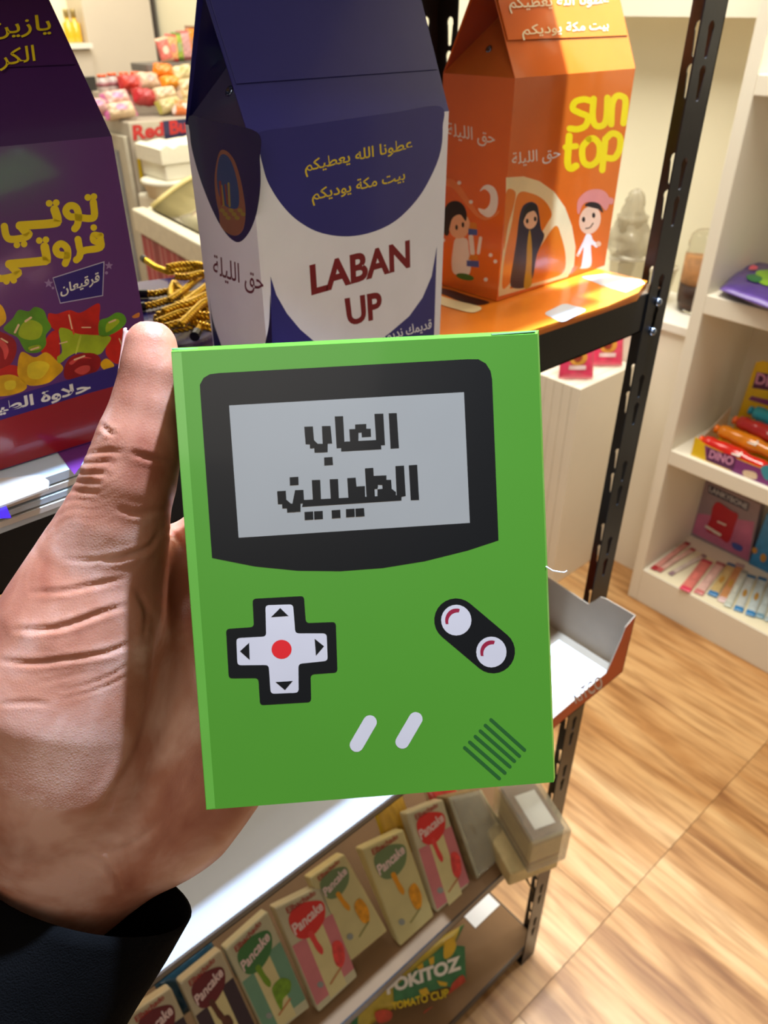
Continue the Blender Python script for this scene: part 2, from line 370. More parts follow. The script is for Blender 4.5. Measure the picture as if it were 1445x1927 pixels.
MB().box((tx0, ty1-.0012, tz0), (tx1, ty1, tz1-.02)).build('back_wall', M_card, tr)
MB().box((tx0+.004, ty0+.003, tz0+.0013), (tx1-.016, ty0+.085, tz0+.003)).build('inner_sheet', M_paper, tr)
pf = Pl((tx0, ty0, tz0), (0, -1, 0))
decal('lettering', tr, pf, 1, mat('kraft_white', (225, 205, 190), .5), [('t', 'KITCO', [(1083, 1325), (1136, 1293), (1129, 1270), (1076, 1303)], .02)])
# ================================================================ gable gift cartons on the top tier
ZT = 1.266
def gable(name, label, c0, ang, wid, dep, zb, zt, rh, mats, flapz=.35, gus=(.03, .045), cat_='gift carton'):
    """gable-top carton; c0 front-left corner, ang direction of the front edge, rh ridge height above the crease"""
    a = math.radians(ang); e1 = V(math.cos(a), math.sin(a), 0); e2 = V(-math.sin(a), math.cos(a), 0); Z = V(0, 0, 1)
    b = V(c0[0], c0[1], 0)
    F0, F1, B0, B1 = b, b+e1*wid, b+e2*dep, b+e1*wid+e2*dep
    lo = [p+Z*zb for p in (F0, F1, B1, B0)]; hi = [p+Z*zt for p in (F0, F1, B1, B0)]
    R0 = b+e2*dep/2+Z*(zt+rh); R1 = R0+e1*wid
    t = empty(name, (*((F0+B1)/2)[:2], zb), label, cat_)
    # body walls bow out very slightly
    m = MB(); ring = []
    N = 8
    for k, z in enumerate(np.linspace(zb, zt, 7)):
        bow = 0.0; row = []
        for (p, q, n) in ((F0, F1, -e2), (F1, B1, e1), (B1, B0, e2), (B0, F0, -e1)):
            for i in range(N):
                u = i/N; row.append(p+(q-p)*u+n*bow*math.sin(math.pi*u)+Z*z)
        ring.append(row)
    M = 4*N; vs = [p for r in ring for p in r]
    fs = [[i*M+k, i*M+(k+1) % M, (i+1)*M+(k+1) % M, (i+1)*M+k] for i in range(6) for k in range(M)]
    fs.append(list(range(M))[::-1]); m.add(vs, fs, 0)
    m.build('carton_body', mats['body'], t)
    T = .0006
    nf = nrm(np.cross(e1, R0-hi[0])); nf = nf if nf @ e2 < 0 else -nf
    nb = nrm(np.cross(e1, R0-hi[3])); nb = nb if nb @ e2 > 0 else -nb
    m = MB(); m.obox(hi[0], hi[1]-hi[0], R0-hi[0], -nf*T); m.build('roof_panel', mats['roof'], t)
    m = MB(); m.obox(hi[3], hi[2]-hi[3], R0-hi[3], -nb*T); m.build('roof_panel', mats['roof'], t)
    for s, (f, k, r) in ((1, (hi[0], hi[3], R0)), (-1, (hi[1], hi[2], R1))):
        A = (f+k)/2+e1*s*gus[0]+Z*gus[1]
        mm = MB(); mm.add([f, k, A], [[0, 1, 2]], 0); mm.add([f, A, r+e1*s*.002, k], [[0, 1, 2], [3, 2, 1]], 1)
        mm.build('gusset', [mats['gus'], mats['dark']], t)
        ec = f*.30+k*.30+A*.40; n = nrm(np.cross(k-f, A-f)); n = n if n @ (-e1*s) > 0 else -n
        MB().lathe(ec, [(.0012, 0), (.0028, .0001), (.0030, .0008), (.0018, .0012), (.0012, .0004)], 14, n).build('eyelet', M_bolt, t, smooth=True)
    # closing flap glued over the roof front
    p = hi[0]+(R0-hi[0])*flapz; q = hi[1]+(R1-hi[1])*flapz
    MB().obox(p+nf*.0003+e1*.002, (q-p)-e1*.004, (R0-hi[0])*(1.02-flapz), nf*.0007).build('closing_flap', mats['roof'], t)
    P = dict(front=Pl(lo[0], e2), left=Pl(lo[0], e1), roof=Pl(hi[0]+nf*.0011, nf), lo=lo, hi=hi, R0=R0, R1=R1, e1=e1, e2=e2)
    P['front'].eps = P['left'].eps = P['roof'].eps = .000012
    return t, P
GLS = dict(rough=.22, coat=.5, var=.03)
# ---- blue and white carton
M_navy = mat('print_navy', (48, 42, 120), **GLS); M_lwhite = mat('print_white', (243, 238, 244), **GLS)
M_navyd = mat('navy_shaded', (22, 18, 72), **GLS); M_yel = mat('print_yellow', (232, 200, 30), .35); M_mar = mat('print_maroon', (128, 24, 30), .35)  # deep navy is a shaded copy for the side face and gusset recess
zb = ZT+.019
cb = onz(512, 762, zb)
lab, PL = gable('gable_carton', 'navy and white gable gift carton with yellow Arabic lines, standing behind the green carton', cb, 3.0, .160, .062, zb, 1.4425, .070,
          dict(body=M_lwhite, roof=M_navy, gus=mat('gusset_navy_lit', (70, 62, 92), .25, coat=.4), dark=M_navyd), flapz=.33)  # gusset greyed as if lit, recess folds darkened as if shaded
pf, pl_, pr = PL['front'], PL['left'], PL['roof']
decal('navy_print', lab, pf, 1, M_navy, [
  ('sp', [(486, 250), (560, 238), (640, 226), (740, 212), (828, 200), (833, 240), (829, 285), (812, 330), (785, 375), (745, 415), (700, 437), (650, 445), (600, 437), (560, 415), (530, 385), (505, 345), (494, 310), (488, 280)]),
  ('p', [(509, 520), (520, 555), (540, 590), (565, 620), (600, 650), (600, 740), (512, 765)]),
  ('p', [(822, 463), (812, 520), (795, 560), (770, 595), (735, 625), (690, 660), (690, 720), (816, 655)])])
decal('yellow_lettering', lab, pf, 2, M_yel, [
  ('t', 'عطونا الله يعطيكم', [(575, 334), (776, 290), (776, 258), (572, 302)], .012, True),
  ('t', 'بيت مكة يوديكم', [(588, 388), (762, 348), (762, 318), (585, 356)], .012, True)])
decal('maroon_lettering', lab, pf, 2, M_mar, [
  ('t', 'LABAN', [(586, 556), (772, 503), (771, 451), (582, 499)], .035),
  ('t', 'UP', [(655, 614), (719, 599), (718, 548), (648, 562)], .035)])
decal('white_lettering', lab, pf, 2, M_lwhite, [('t', 'قديمك نديمك', [(712, 650), (812, 622), (812, 600), (706, 628)], .01, True)])
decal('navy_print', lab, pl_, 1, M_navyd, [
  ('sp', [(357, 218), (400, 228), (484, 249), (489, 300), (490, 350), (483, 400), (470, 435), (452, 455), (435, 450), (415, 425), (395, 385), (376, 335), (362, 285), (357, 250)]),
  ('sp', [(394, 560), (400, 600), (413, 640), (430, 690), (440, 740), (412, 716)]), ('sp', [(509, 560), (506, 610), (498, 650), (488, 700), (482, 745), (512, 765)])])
decal('basket_picture', lab, pl_, 2, mat('basket_tan', (140, 84, 62), .4), [('sp', [(412, 288), (424, 283), (440, 300), (452, 335), (459, 372), (462, 400), (458, 430), (446, 443), (430, 440), (415, 425), (412, 400), (406, 370), (404, 330)])])
decal('basket_picture', lab, pl_, 3, mat('basket_blue', (40, 62, 112), .4), [('sp', [(413, 296), (424, 291), (436, 306), (446, 340), (450, 372), (446, 392), (425, 388), (412, 366), (408, 330)])])
decal('basket_picture', lab, pl_, 4, mat('basket_gold', (150, 125, 50), .4), [('e', (418+k*5.6, 396+(k % 3)*7, ), 5, 4, 20, 8) for k in range(8)]+[('s', [(416, 350), (420, 386)], 5), ('s', [(430, 345), (432, 388)], 4)])
decal('basket_picture', lab, pl_, 5, mat('basket_red', (130, 46, 40), .4), [('s', [(414, 342), (417, 385)], 4), ('s', [(424, 348), (428, 384)], 3)])
decal('maroon_lettering', lab, pl_, 2, mat('maroon_shaded', (104, 30, 46), .35), [('t', 'حق الليلة', [(402, 529), (496, 561), (495, 510), (400, 478)], .008, True)])  # same maroon ink, darkened to paint the shaded side
# ---- orange carton
M_or = mat('print_orange', (222, 104, 30), **GLS); M_ord = mat('orange_recess_shade', (160, 58, 20), **GLS); M_cream = mat('print_cream', (236, 214, 160), .35)
M_w = mat('print_whitish', (232, 226, 214), .35); M_sy = mat('print_sun_yellow', (240, 200, 20), .3)
zb2 = ZT+.009
cs = onz(935, 567, zb2)
sun, PS = gable('gable_carton', 'glossy orange gable gift carton with yellow logo and cartoon children', cs, 1.3, .171, .078, zb2, 1.4525, .078,
          dict(body=M_or, roof=M_or, gus=mat('gusset_orange', (206, 104, 44), .2, coat=.6), dark=M_ord), flapz=.32)  # inner gusset folds carry the recess shade as darker orange
pf, pl_, pr = PS['front'], PS['left'], PS['roof']
decal('pale_lettering', sun, Pl(PS['hi'][0]+nrm(np.cross(PS['e1'], PS['R0']-PS['hi'][0]))*-.0, np.cross(PS['e1'], PS['R0']-PS['hi'][0]), .0004), 4, M_cream, [
  ('t', 'عطونا الله يعطيكم', [(960, 26), (1145, 16), (1146, -14), (955, -6)], .008, True),
  ('t', 'بيت مكة يوديكم', [(983, 76), (1146, 62), (1144, 38), (982, 46)], .008, True)])
decal('yellow_logo', sun, pf, 2, M_sy, [
  ('s', [(1112, 190), (1098, 187), (1082, 192), (1078, 205), (1092, 213), (1106, 220), (1102, 236), (1088, 243), (1072, 242)], 12),
  ('s', [(1117, 186), (1115, 220), (1121, 236), (1134, 236), (1141, 222), (1143, 184)], 12),
  ('s', [(1150, 234), (1152, 196), (1160, 181), (1172, 182), (1177, 192), (1173, 232)], 12),
  ('s', [(1071, 256), (1068, 306), (1074, 317), (1084, 312)], 13), ('s', [(1064, 277), (1084, 275)], 11),
  ('s', [(1108, 262), (1096, 278), (1098, 304), (1112, 311), (1126, 298), (1128, 274), (1118, 261), (1108, 262)], 12),
  ('s', [(1133, 320), (1139, 262)], 12), ('s', [(1139, 262), (1152, 251), (1166, 258), (1166, 280), (1156, 297), (1140, 297)], 12)])
decal('white_lettering', sun, pf, 2, M_w, [('t', 'حق الليلة', [(964, 318), (1054, 304), (1054, 274), (963, 288)], .004, True)])
decal('white_lettering', sun, pl_, 2, M_w, [('t', 'حق الليلة', [(842, 264), (931, 279), (931, 246), (841, 230)], .004, True)])
# orange slice, clipped at the left edge of the face
arc = lambda cx, cy, r, a0, a1, sx=1.0, n=16: [(cx+r*sx*math.cos(math.radians(a0+(a1-a0)*k/n)), cy-r*math.sin(math.radians(a0+(a1-a0)*k/n))) for k in range(n+1)]
decal('orange_slice', sun, pf, 1, M_cream, [('p', [(952, 334), (985, 332), (1015, 341), (1042, 360), (1063, 390), (1076, 425), (1083, 465), (1080, 500), (1068, 521), (938, 558), (938, 545), (952, 420)])])
decal('orange_slice', sun, pf, 2, mat('slice_orange', (226, 124, 34), **GLS), [
  ('sp', [(954, 358), (970, 362), (966, 390), (956, 425), (948, 470), (950, 400)]),
  ('sp', [(974, 366), (1000, 364), (1025, 378), (1038, 402), (1030, 420), (1012, 450), (985, 500), (958, 535), (945, 540), (950, 480), (962, 425)]),
  ('sp', [(1045, 425), (1056, 445), (1064, 480), (1060, 512), (1030, 526), (975, 540), (960, 540), (990, 505), (1018, 462)])])
M_hair = mat('print_hair', (34, 26, 26), .35); M_face = mat('print_face', (232, 186, 146), .35); M_abaya = mat('print_abaya', (46, 40, 56), .35)
decal('girl_picture', sun, pf, 3, M_abaya, [('sp', [(998, 380), (984, 388), (977, 410), (972, 450), (966, 490), (960, 530), (966, 542), (990, 540), (1003, 520), (1010, 480), (1024, 445), (1018, 430), (1014, 400), (1010, 385)])])
decal('girl_picture', sun, pf, 4, mat('dress_gold', (190, 150, 30), .35), [('sp', [(997, 432), (1001, 470), (1000, 510), (1000, 536), (986, 541), (990, 500), (992, 460)])])
decal('girl_picture', sun, pf, 4, M_face, [('e', (998, 413), 13, 18, 8)])
decal('girl_picture', sun, pf, 5, M_hair, [('e', (992, 416), 2.6, 4.5), ('e', (1007, 412), 2.6, 4.5), ('sp', [(998, 384), (986, 396), (983, 420), (992, 402), (1008, 396), (1012, 402), (1010, 388)])])
decal('boy_picture', sun, pf, 3, M_w, [('sp', [(1104, 440), (1097, 455), (1086, 478), (1090, 480), (1098, 466), (1094, 500), (1090, 505), (1112, 500), (1112, 462), (1122, 466), (1126, 460), (1116, 452), (1112, 442)])])
decal('boy_picture', sun, pf, 4, M_face, [('e', (1110, 414), 20, 27, 14), ('e', (1087, 480), 3, 3), ('e', (1126, 459), 5, 5)])
decal('boy_picture', sun, pf, 5, mat('head_cloth', (216, 128, 110), .5), [('sp', [(1086, 398), (1088, 376), (1104, 360), (1124, 356), (1140, 362), (1147, 378), (1140, 396), (1128, 384), (1108, 380), (1096, 386), (1090, 402)]), ('sp', [(1142, 372), (1154, 374), (1152, 384), (1142, 382)])])
decal('boy_picture', sun, pf, 6, M_hair, [('sp', [(1100, 386), (1112, 380), (1128, 384), (1135, 400), (1126, 394), (1112, 390)]), ('e', (1098, 413), 3, 5), ('e', (1117, 405), 3, 5), ('s', [(1102, 430), (1110, 428), (1116, 420)], 2)])
decal('small_boy_picture', sun, pl_, 3, M_w, [('sp', [(858, 448), (852, 470), (850, 500), (856, 516), (880, 518), (886, 500), (882, 470), (878, 450)]), ('s', [(886, 446), (889, 476)], 9), ('s', [(904, 448), (900, 476)], 6)])
decal('small_boy_picture', sun, pl_, 4, M_face, [('e', (864, 424), 20, 25)])
decal('small_boy_picture', sun, pl_, 5, M_hair, [('sp', [(836, 440), (832, 408), (842, 384), (858, 378), (872, 386), (878, 402), (876, 416), (866, 404), (852, 410), (846, 428), (844, 442)]), ('e', (859, 428), 2.5, 5), ('e', (871, 423), 2.5, 5)])
decal('small_boy_picture', sun, pl_, 4, mat('lantern_blue', (60, 90, 160), .35), [('p', [(881, 430), (898, 432), (898, 443), (881, 442)]), ('p', [(878, 490), (901, 491), (901, 503), (878, 501)])])
decal('small_boy_picture', sun, pl_, 4, mat('lantern_gold', (210, 130, 40), .35), [('p', [(884, 418), (896, 420), (898, 432), (882, 430)]), ('p', [(884, 479), (898, 480), (900, 490), (881, 489)])])
decal('crescent_picture', sun, pl_, 2, M_w, [('sp', [(921, 348), (932, 356), (937, 375), (933, 398), (920, 409), (905, 402), (900, 392), (912, 394), (921, 384), (922, 366), (912, 356), (903, 360), (910, 350)])])
decal('ribbon_picture', sun, pl_, 1, mat('ribbon_pink', (226, 130, 70), .3), [('sp', [(828, 338), (846, 336), (864, 348), (886, 380), (905, 405), (925, 405), (938, 396), (936, 404), (916, 414), (898, 408), (876, 384), (856, 358), (842, 350), (828, 352)])])
decal('flower_picture', sun, pl_, 2, M_w, [('e', p, 4, 4, 0, 6) for p in ((864, 344), (834, 452), (828, 497), (923, 480), (914, 526), (932, 492), (886, 380))])
decal('grass_picture', sun, pl_, 4, mat('grass_green', (60, 110, 40), .4), [('e', (875, 521), 17, 6, 12)])
# ---- purple carton
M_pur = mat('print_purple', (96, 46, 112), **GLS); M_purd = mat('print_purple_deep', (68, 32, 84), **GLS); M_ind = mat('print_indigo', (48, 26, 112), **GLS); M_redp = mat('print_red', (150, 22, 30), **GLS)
zb3 = ZT+.024
cr = onz(304, 790, zb3); a3 = math.radians(-1.5)
c3 = cr-V(math.cos(a3), math.sin(a3), 0)*.19
pur, PP = gable('gable_carton', 'dark purple gable gift carton printed with gummy sweets, at the left edge', c3, -1.5, .19, .12, zb3, 1.446, .070,
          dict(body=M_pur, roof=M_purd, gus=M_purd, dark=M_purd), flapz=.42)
pf = PP['front']
pr = Pl(PP['hi'][0], np.cross(PP['e1'], PP['R0']-PP['hi'][0]), .0004)
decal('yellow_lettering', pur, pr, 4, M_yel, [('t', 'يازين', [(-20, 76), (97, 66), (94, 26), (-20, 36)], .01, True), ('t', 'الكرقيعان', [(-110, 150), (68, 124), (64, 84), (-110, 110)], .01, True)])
z = lambda x, y: (x/4.282, 350+y/4.282)
ZS = lambda pts: [z(*p) for p in pts]
W = 70/4.282
decal('yellow_lettering', pur, pf, 2, M_yel, [
  ('s', ZS([(752, 130), (760, 240), (720, 262), (620, 250), (560, 245), (530, 200), (560, 160), (610, 170), (632, 230), (625, 310), (602, 345)]), 58/4.28),
  ('e', z(708, 92), 6.4, 6.4), ('e', z(756, 86), 6.4, 6.4), ('e', z(396, 140), 6.4, 6.4), ('e', z(453, 135), 6.4, 6.4),
  ('s', ZS([(440, 190), (462, 270), (430, 300), (160, 320)]), W), ('s', ZS([(160, 320), (200, 370), (235, 385), (200, 415), (90, 430), (50, 400), (35, 325)]), 58/4.28),
  ('e', z(136, 475), 6.2, 6.2), ('e', z(194, 468), 6.2, 6.2), ('e', z(755, 335), 6.2, 6.2),
  ('s', ZS([(800, 400), (755, 395), (752, 440), (800, 450), (812, 400)]), 50/4.28), ('s', ZS([(810, 430), (808, 495), (700, 515), (650, 520), (628, 430)]), 56/4.28), ('s', ZS([(650, 520), (640, 570), (615, 596)]), 56/4.28),
  ('s', ZS([(540, 560), (470, 550), (450, 500), (490, 465), (540, 500), (545, 570), (525, 625)]), 56/4.28),
  ('s', ZS([(360, 490), (375, 590), (340, 605), (75, 630)]), W), ('s', ZS([(75, 630), (120, 680), (150, 700), (100, 730), (0, 745), (-60, 700)]), 58/4.28),
  ('e', z(316, 440), 6.2, 6.2), ('e', z(370, 433), 6.2, 6.2), ('e', z(52, 768), 6.2, 6.2), ('e', z(110, 760), 6.2, 6.2)])
decal('name_plate', pur, pf, 1, mat('plate_line', (190, 180, 200), .4), [('p', ZS([(424, 738), (842, 606), (830, 886), (484, 948)]))])
decal('name_plate', pur, pf, 2, M_ind, [('p', ZS([(430, 744), (834, 616), (824, 880), (488, 940)]))])
decal('name_plate', pur, pf, 3, M_w, [('t', 'قرقيعان', ZS([(490, 900), (805, 790), (800, 690), (480, 800)]), .02, True)])
star = lambda c, r: [(c[0]+r*(1 if k % 2 == 0 else .45)*math.sin(k*math.pi/5), c[1]-r*(1 if k % 2 == 0 else .45)*math.cos(k*math.pi/5)) for k in range(10)]
decal('star_print', pur, pf, 1, mat('star_lilac', (150, 120, 165), .4), [('p', star(z(878, 642), 8)), ('p', star(z(392, 785), 9)), ('e', z(427, 822), 2.5, 2.5), ('e', z(858, 700), 3, 3)])
decal('lower_band', pur, pf, 3, M_ind, [('p', [(-60, 768), (0, 752), (235, 684), (285, 668), (290, 706), (160, 742), (0, 791), (-60, 808)])])
decal('lower_band', pur, pf, 3, M_redp, [('p', [(-60, 808), (0, 791), (160, 742), (290, 706), (303, 789), (0, 884), (-60, 904)])])
decal('band_lettering', pur, pf, 4, M_w, [('t', 'حلاوة الطيبين', [(-62, 798), (172, 742), (169, 714), (-64, 772)], .03, True)])
def gummy(nm, rgb, rgb2, out, inn):
    decal('sweet_picture', pur, pf, nm, mat('gum_%d_%d_%d' % rgb, rgb, .3, var=.25, vscale=90), [('sp', ZS(out))])
    if inn: decal('sweet_picture', pur, pf, nm+.5, mat('gum_%d_%d_%d' % rgb2, rgb2, .3, var=.2, vscale=90), [('sp', ZS(i)) for i in inn])
RED, RDD, GRN, GRL, YLW, YLL = (196, 34, 20), (150, 20, 22), (92, 148, 30), (160, 180, 30), (226, 170, 14), (236, 204, 40)
gummy(1, RED, (224, 60, 36), [(390, 1030), (460, 1030), (560, 1000), (650, 1020), (795, 945), (800, 1060), (790, 1210), (690, 1200), (590, 1190), (480, 1180), (400, 1120)], [[(555, 1010), (568, 1040), (600, 1180), (585, 1180)]])
gummy(1, RED, (224, 60, 36), [(330, 1330), (400, 1190), (470, 1180), (480, 1390), (420, 1380)], [])
gummy(1, RED, (224, 60, 36), [(900, 1180), (990, 1150), (1000, 1390), (930, 1430), (850, 1340)], [])
gummy(1.2, GRN, GRL, [(100, 1070), (150, 1000), (230, 1010), (280, 975), (350, 1000), (380, 1070), (412, 1140), (370, 1200), (370, 1280), (310, 1340), (220, 1340), (180, 1290), (140, 1220), (60, 1180), (30, 1140)], [[(180, 1110), (260, 1080), (340, 1130), (320, 1220), (230, 1240), (150, 1200)], [(230, 1300), (310, 1280), (330, 1310), (250, 1330)]])
gummy(1.4, GRL, (190, 200, 60), [(475, 1160), (540, 1150), (620, 1190), (730, 1200), (890, 1215), (850, 1300), (790, 1360), (640, 1340), (560, 1370), (480, 1430), (460, 1380), (500, 1330)], [[(640, 1210), (655, 1220), (620, 1340), (608, 1340)]])
gummy(1.4, GRN, GRL, [(800, 1090), (870, 1060), (940, 1020), (1000, 1040), (1015, 1100), (960, 1160), (860, 1210), (800, 1200)], [[(860, 1110), (930, 1070), (960, 1100), (860, 1180)]])
gummy(1.1, YLW, YLL, [(140, 1500), (170, 1340), (280, 1380), (370, 1340), (450, 1400), (510, 1470), (450, 1540), (380, 1590), (250, 1610), (180, 1570)], [[(230, 1440), (330, 1410), (400, 1450), (330, 1550), (230, 1540)]])
gummy(1.1, YLW, YLL, [(-60, 1560), (60, 1520), (150, 1540), (215, 1600), (190, 1650), (60, 1690), (-60, 1680)], [[(40, 1580), (120, 1570), (120, 1630), (50, 1640)]])
gummy(1.0, YLW, YLL, [(810, 1430), (860, 1390), (920, 1450), (840, 1480)], [])
gummy(1.0, YLW, YLL, [(-60, 960), (10, 960), (50, 1050), (30, 1110), (-60, 1150)], [])
gummy(1.0, (220, 130, 50), YLL, [(1065, 1050), (1120, 1020), (1120, 1055), (1080, 1065)], [])
gummy(1.6, RDD, (214, 74, 66), [(515, 1480), (560, 1390), (650, 1350), (760, 1350), (812, 1400), (790, 1480), (700, 1530), (540, 1560)], [[(560, 1420), (650, 1375), (740, 1390), (650, 1390), (580, 1440)], [(600, 1490), (660, 1450), (720, 1450), (720, 1490), (660, 1520)]])
gummy(1.6, RDD, (214, 74, 66), [(-60, 1180), (20, 1180), (110, 1230), (135, 1310), (110, 1400), (60, 1450), (-60, 1460)], [[(-40, 1230), (40, 1260), (70, 1330), (40, 1400), (20, 1320)]])
gummy(1.0, RED, RED, [(-60, 1460), (60, 1440), (150, 1460), (140, 1540), (60, 1530), (-60, 1560)], [])
M_shine = mat('sweet_shine', (236, 196, 150), .3)
for a, b, wd in (((205, 1090), (250, 1060), 4), ((120, 1180), (150, 1120), 4), ((555, 1040), (580, 1150), 2.5), ((660, 1140), (730, 1140), 2), ((880, 1100), (930, 1080), 3), ((600, 1400), (680, 1370), 3), ((10, 1230), (60, 1260), 3), ((960, 1230), (985, 1290), 2), ((250, 1320), (310, 1300), 3), ((480, 1270), (540, 1255), 2)):
    decal('sweet_shine', pur, pf, 2.4, M_shine, [('s', ZS([a, b]), wd)])
# ================================================================ flat printed sheets stacked on the top tier
def sheet(lab_, pts, z0, th, mt, group=None, nm='flat_carton', cat_='carton sheet', pix=True, prints=()):
    """slab cut to an outline given in pixels on its own top plane"""
    P = [onz(x, y, z0+th) for x, y in pts] if pix else [V(x, y, z0+th) for x, y in pts]
    f, vs = tess([[(p[0], p[1]) for p in P]]); n = len(P)
    m = MB(); lo = [p-V(0, 0, th) for p in P]
    m.add(P+lo, [list(q) for q in f]+[[i+n for i in q[::-1]] for q in f]+[[i, (i+1) % n, n+(i+1) % n, n+i] for i in range(n)])
    o = m.build(nm, mt); tag(o, lab_, cat_, group)
    for k, (pn, pm, shp) in enumerate(prints): decal(pn, o, Pl((0, 0, z0+th), (0, 0, 1), .0002), 1+k, pm, shp)
    return o
M_sheet = mat('sheet_white', (206, 198, 186), .35, coat=.2, var=.02); M_skyp = mat('sheet_pale', (188, 200, 208), .3, coat=.3, var=.02)
M_os = mat('sheet_orange', (232, 128, 30), .3, coat=.3, var=.03)
z = ZT+.0005
# orange sheets under the orange carton
for k in range(3):
    dx = .004*k
    P = [(.388+dx, .392), (.462-dx, .387), (.600, .383-.002*k), (.655, .383), (.694, .398), (.700-dx, .475), (.66, .60), (.40+dx, .63), (.386, .50)]
    labs = ['lowest flat orange carton sheet under the orange gable carton', 'middle flat orange carton sheet under the orange gable carton', 'top flat orange carton sheet with white panels under the orange gable carton']
    pr_ = () if k < 2 else (('white_panel', M_skyp, [('r', [(1022, 590), (1062, 570), (1106, 583), (1058, 607)], .2), ('p', [(1095, 521), (1140, 515), (1206, 527), (1214, 533), (1178, 550), (1130, 536)])]),
         ('dark_print', M_hair, [('sp', [(818, 540), (850, 546), (880, 556), (920, 568), (900, 574), (870, 568), (840, 556), (820, 548)])]),
         ('pale_print', M_cream, [('sp', [(822, 556), (860, 566), (905, 578), (890, 588), (860, 582), (824, 570)])]))
    sheet(labs[k], P, z+.0027*k, .0024, M_os, 'flat orange carton sheets', pix=False, prints=pr_)
# navy sheets under the blue carton and cords
for k in range(3):
    P = [(.172+.003*k, .47), (.19, .40+.002*k), (.378-.003*k, .388+.002*k), (.380, .60), (.37, .70-.01*k), (.26, .712), (.20, .69)]
    labs = ['lowest navy and white carton sheet under the navy gable carton', 'middle navy and white carton sheet under the navy gable carton', 'top navy carton sheet under the gold cords']
    sheet(labs[k], P, z+.0055*k, .005, (M_sheet, M_sheet, M_navy)[k], 'flat navy carton sheets', pix=False)
# white and purple sheets under the purple carton, front left
for k in range(5):
    P = [(-.18, .40), (-.16, .384-.0), (.165-.006*(k % 2), .386-.003*k % .004), (.170-.004*k, .43), (.168, .62), (-.18, .64)]
    ws = ['lowest', 'second lowest', 'middle', 'second from top', 'topmost']
    pr_ = () if k < 4 else (('purple_print', M_ind, [('r', [(-60, 975), (0, 952), (12, 952), (22, 975), (0, 993), (-60, 1010)], .1)]), ('purple_print', M_pur, [('p', [(108, 851), (180, 826), (150, 880), (140, 893)])]))
    sheet(ws[k]+' white carton sheet of the pile under the purple gable carton', P, z+.0045*k, .0032 if k < 4 else .0048, M_sheet if k % 2 else M_skyp, 'flat white carton sheets', pix=False, prints=pr_)
o = sheet('small white card tab lying on the sheets at the far left', [(-40, 925), (0, 900), (75, 893), (92, 905), (90, 918), (0, 952), (-40, 966)], z+.0231, .0012, M_sheet, nm='card_tab', cat_='card')
# ================================================================ gold cords
M_gold = mat('gold_cord', (222, 176, 48), .25, metal=.85, var=.12, vscale=200); M_tip = mat('cord_tip', (22, 22, 24), .35)
def cord(px, z0, r=.0030, tips=(1, 1), lab_='gold twisted cord handle with black tips on the navy sheets', tipl=3):
    P = np.array([onz(p[0], p[1], p[2] if len(p) > 2 else z0) for p in px])
    d = np.r_[0, np.cumsum(np.linalg.norm(np.diff(P, axis=0), axis=1))]; N = max(24, int(d[-1]/.0011)); s = np.linspace(0, d[-1], N)
    # catmull smoothing
    Q = np.c_[[np.interp(s, d, P[:, i]) for i in range(3)]].T
    for _ in range(int(N/14)+2): Q[1:-1] = (Q[:-2]+2*Q[1:-1]+Q[2:])/4
    T_ = nrm_rows(np.gradient(Q, axis=0)); A = nrm_rows(np.cross(T_, V(0, 0, 1))); B = np.cross(T_, A)
    m = MB()
    for j in range(3):
        ph = s/.0115*2*math.pi+j*2*math.pi/3
        m.tube(Q+(A*np.cos(ph)[:, None]+B*np.sin(ph)[:, None])*r*.60, r*.52, 6)
    o = m.build('gold_cord', M_gold, smooth=True); tag(o, lab_, 'cord', 'gold twisted cord handles')
    n = 9
    for e_, seg in ((0, Q[:n]), (1, Q[-n:])):
        if tips[e_]: MB().tube(seg+(T_[0]*-.004 if e_ == 0 else T_[-1]*.004), r*1.25, 10).build('tip', M_tip, o)
    return o
def nrm_rows(a): return a/(np.linalg.norm(a, axis=1)[:, None]+1e-12)
zc = z+.0165+.0035
cl = [
 ([(272, 488), (292, 502), (318, 512), (345, 508), (375, 505), (408, 512)], 0, 'gold twisted cord whose black tip points to the striped freezer, topmost'),
 ([(314, 503), (340, 498), (370, 497), (404, 504)], .004, None), ([(268, 553), (292, 553), (320, 548), (352, 556)], 0, 'gold twisted cord with a black tip sticking out to the left, in the middle'),
 ([(318, 566), (345, 548), (368, 528), (392, 512)], .004, None), ([(322, 560), (322, 545), (328, 532), (340, 545), (352, 548)], .003, 'short gold cord loop standing up from the cord bundle'),
 ([(262, 578), (290, 574), (315, 566), (345, 560), (380, 548), (402, 540)], 0, 'gold twisted cord with a thick black tip beside the purple carton'),
 ([(292, 600), (320, 588), (352, 566), (382, 545), (400, 528)], .006, None), ([(294, 608), (325, 596), (360, 575), (402, 552)], .009, None),
 ([(298, 612), (330, 604), (370, 590), (405, 570)], .006, None), ([(300, 618), (330, 612), (365, 600), (404, 585)], .010, None),
 ([(318, 622), (350, 618), (380, 608), (405, 598)], .005, None), ([(330, 575), (355, 570), (380, 560), (404, 562)], .012, None),
 ([(310, 598), (340, 600), (372, 610), (400, 618)], .013, None), ([(345, 590), (368, 580), (392, 578), (405, 580)], .014, None), ([(296, 594), (330, 586), (362, 560), (396, 534)], .011, None), ([(300, 606), (336, 590), (366, 584), (405, 560)], .016, None), ([(312, 616), (346, 606), (372, 592), (404, 596)], .017, None), ([(330, 520), (352, 522), (380, 514), (404, 520)], .010, None), ([(306, 588), (330, 578), (356, 572), (388, 556), (404, 550)], .018, None), ([(340, 612), (362, 590), (380, 572), (402, 562)], .020, None),
 ([(368, 630), (382, 606), (392, 590), (404, 580)], .012, 'gold cord with a black tip pointing down to the white sheet, right of the bundle')]
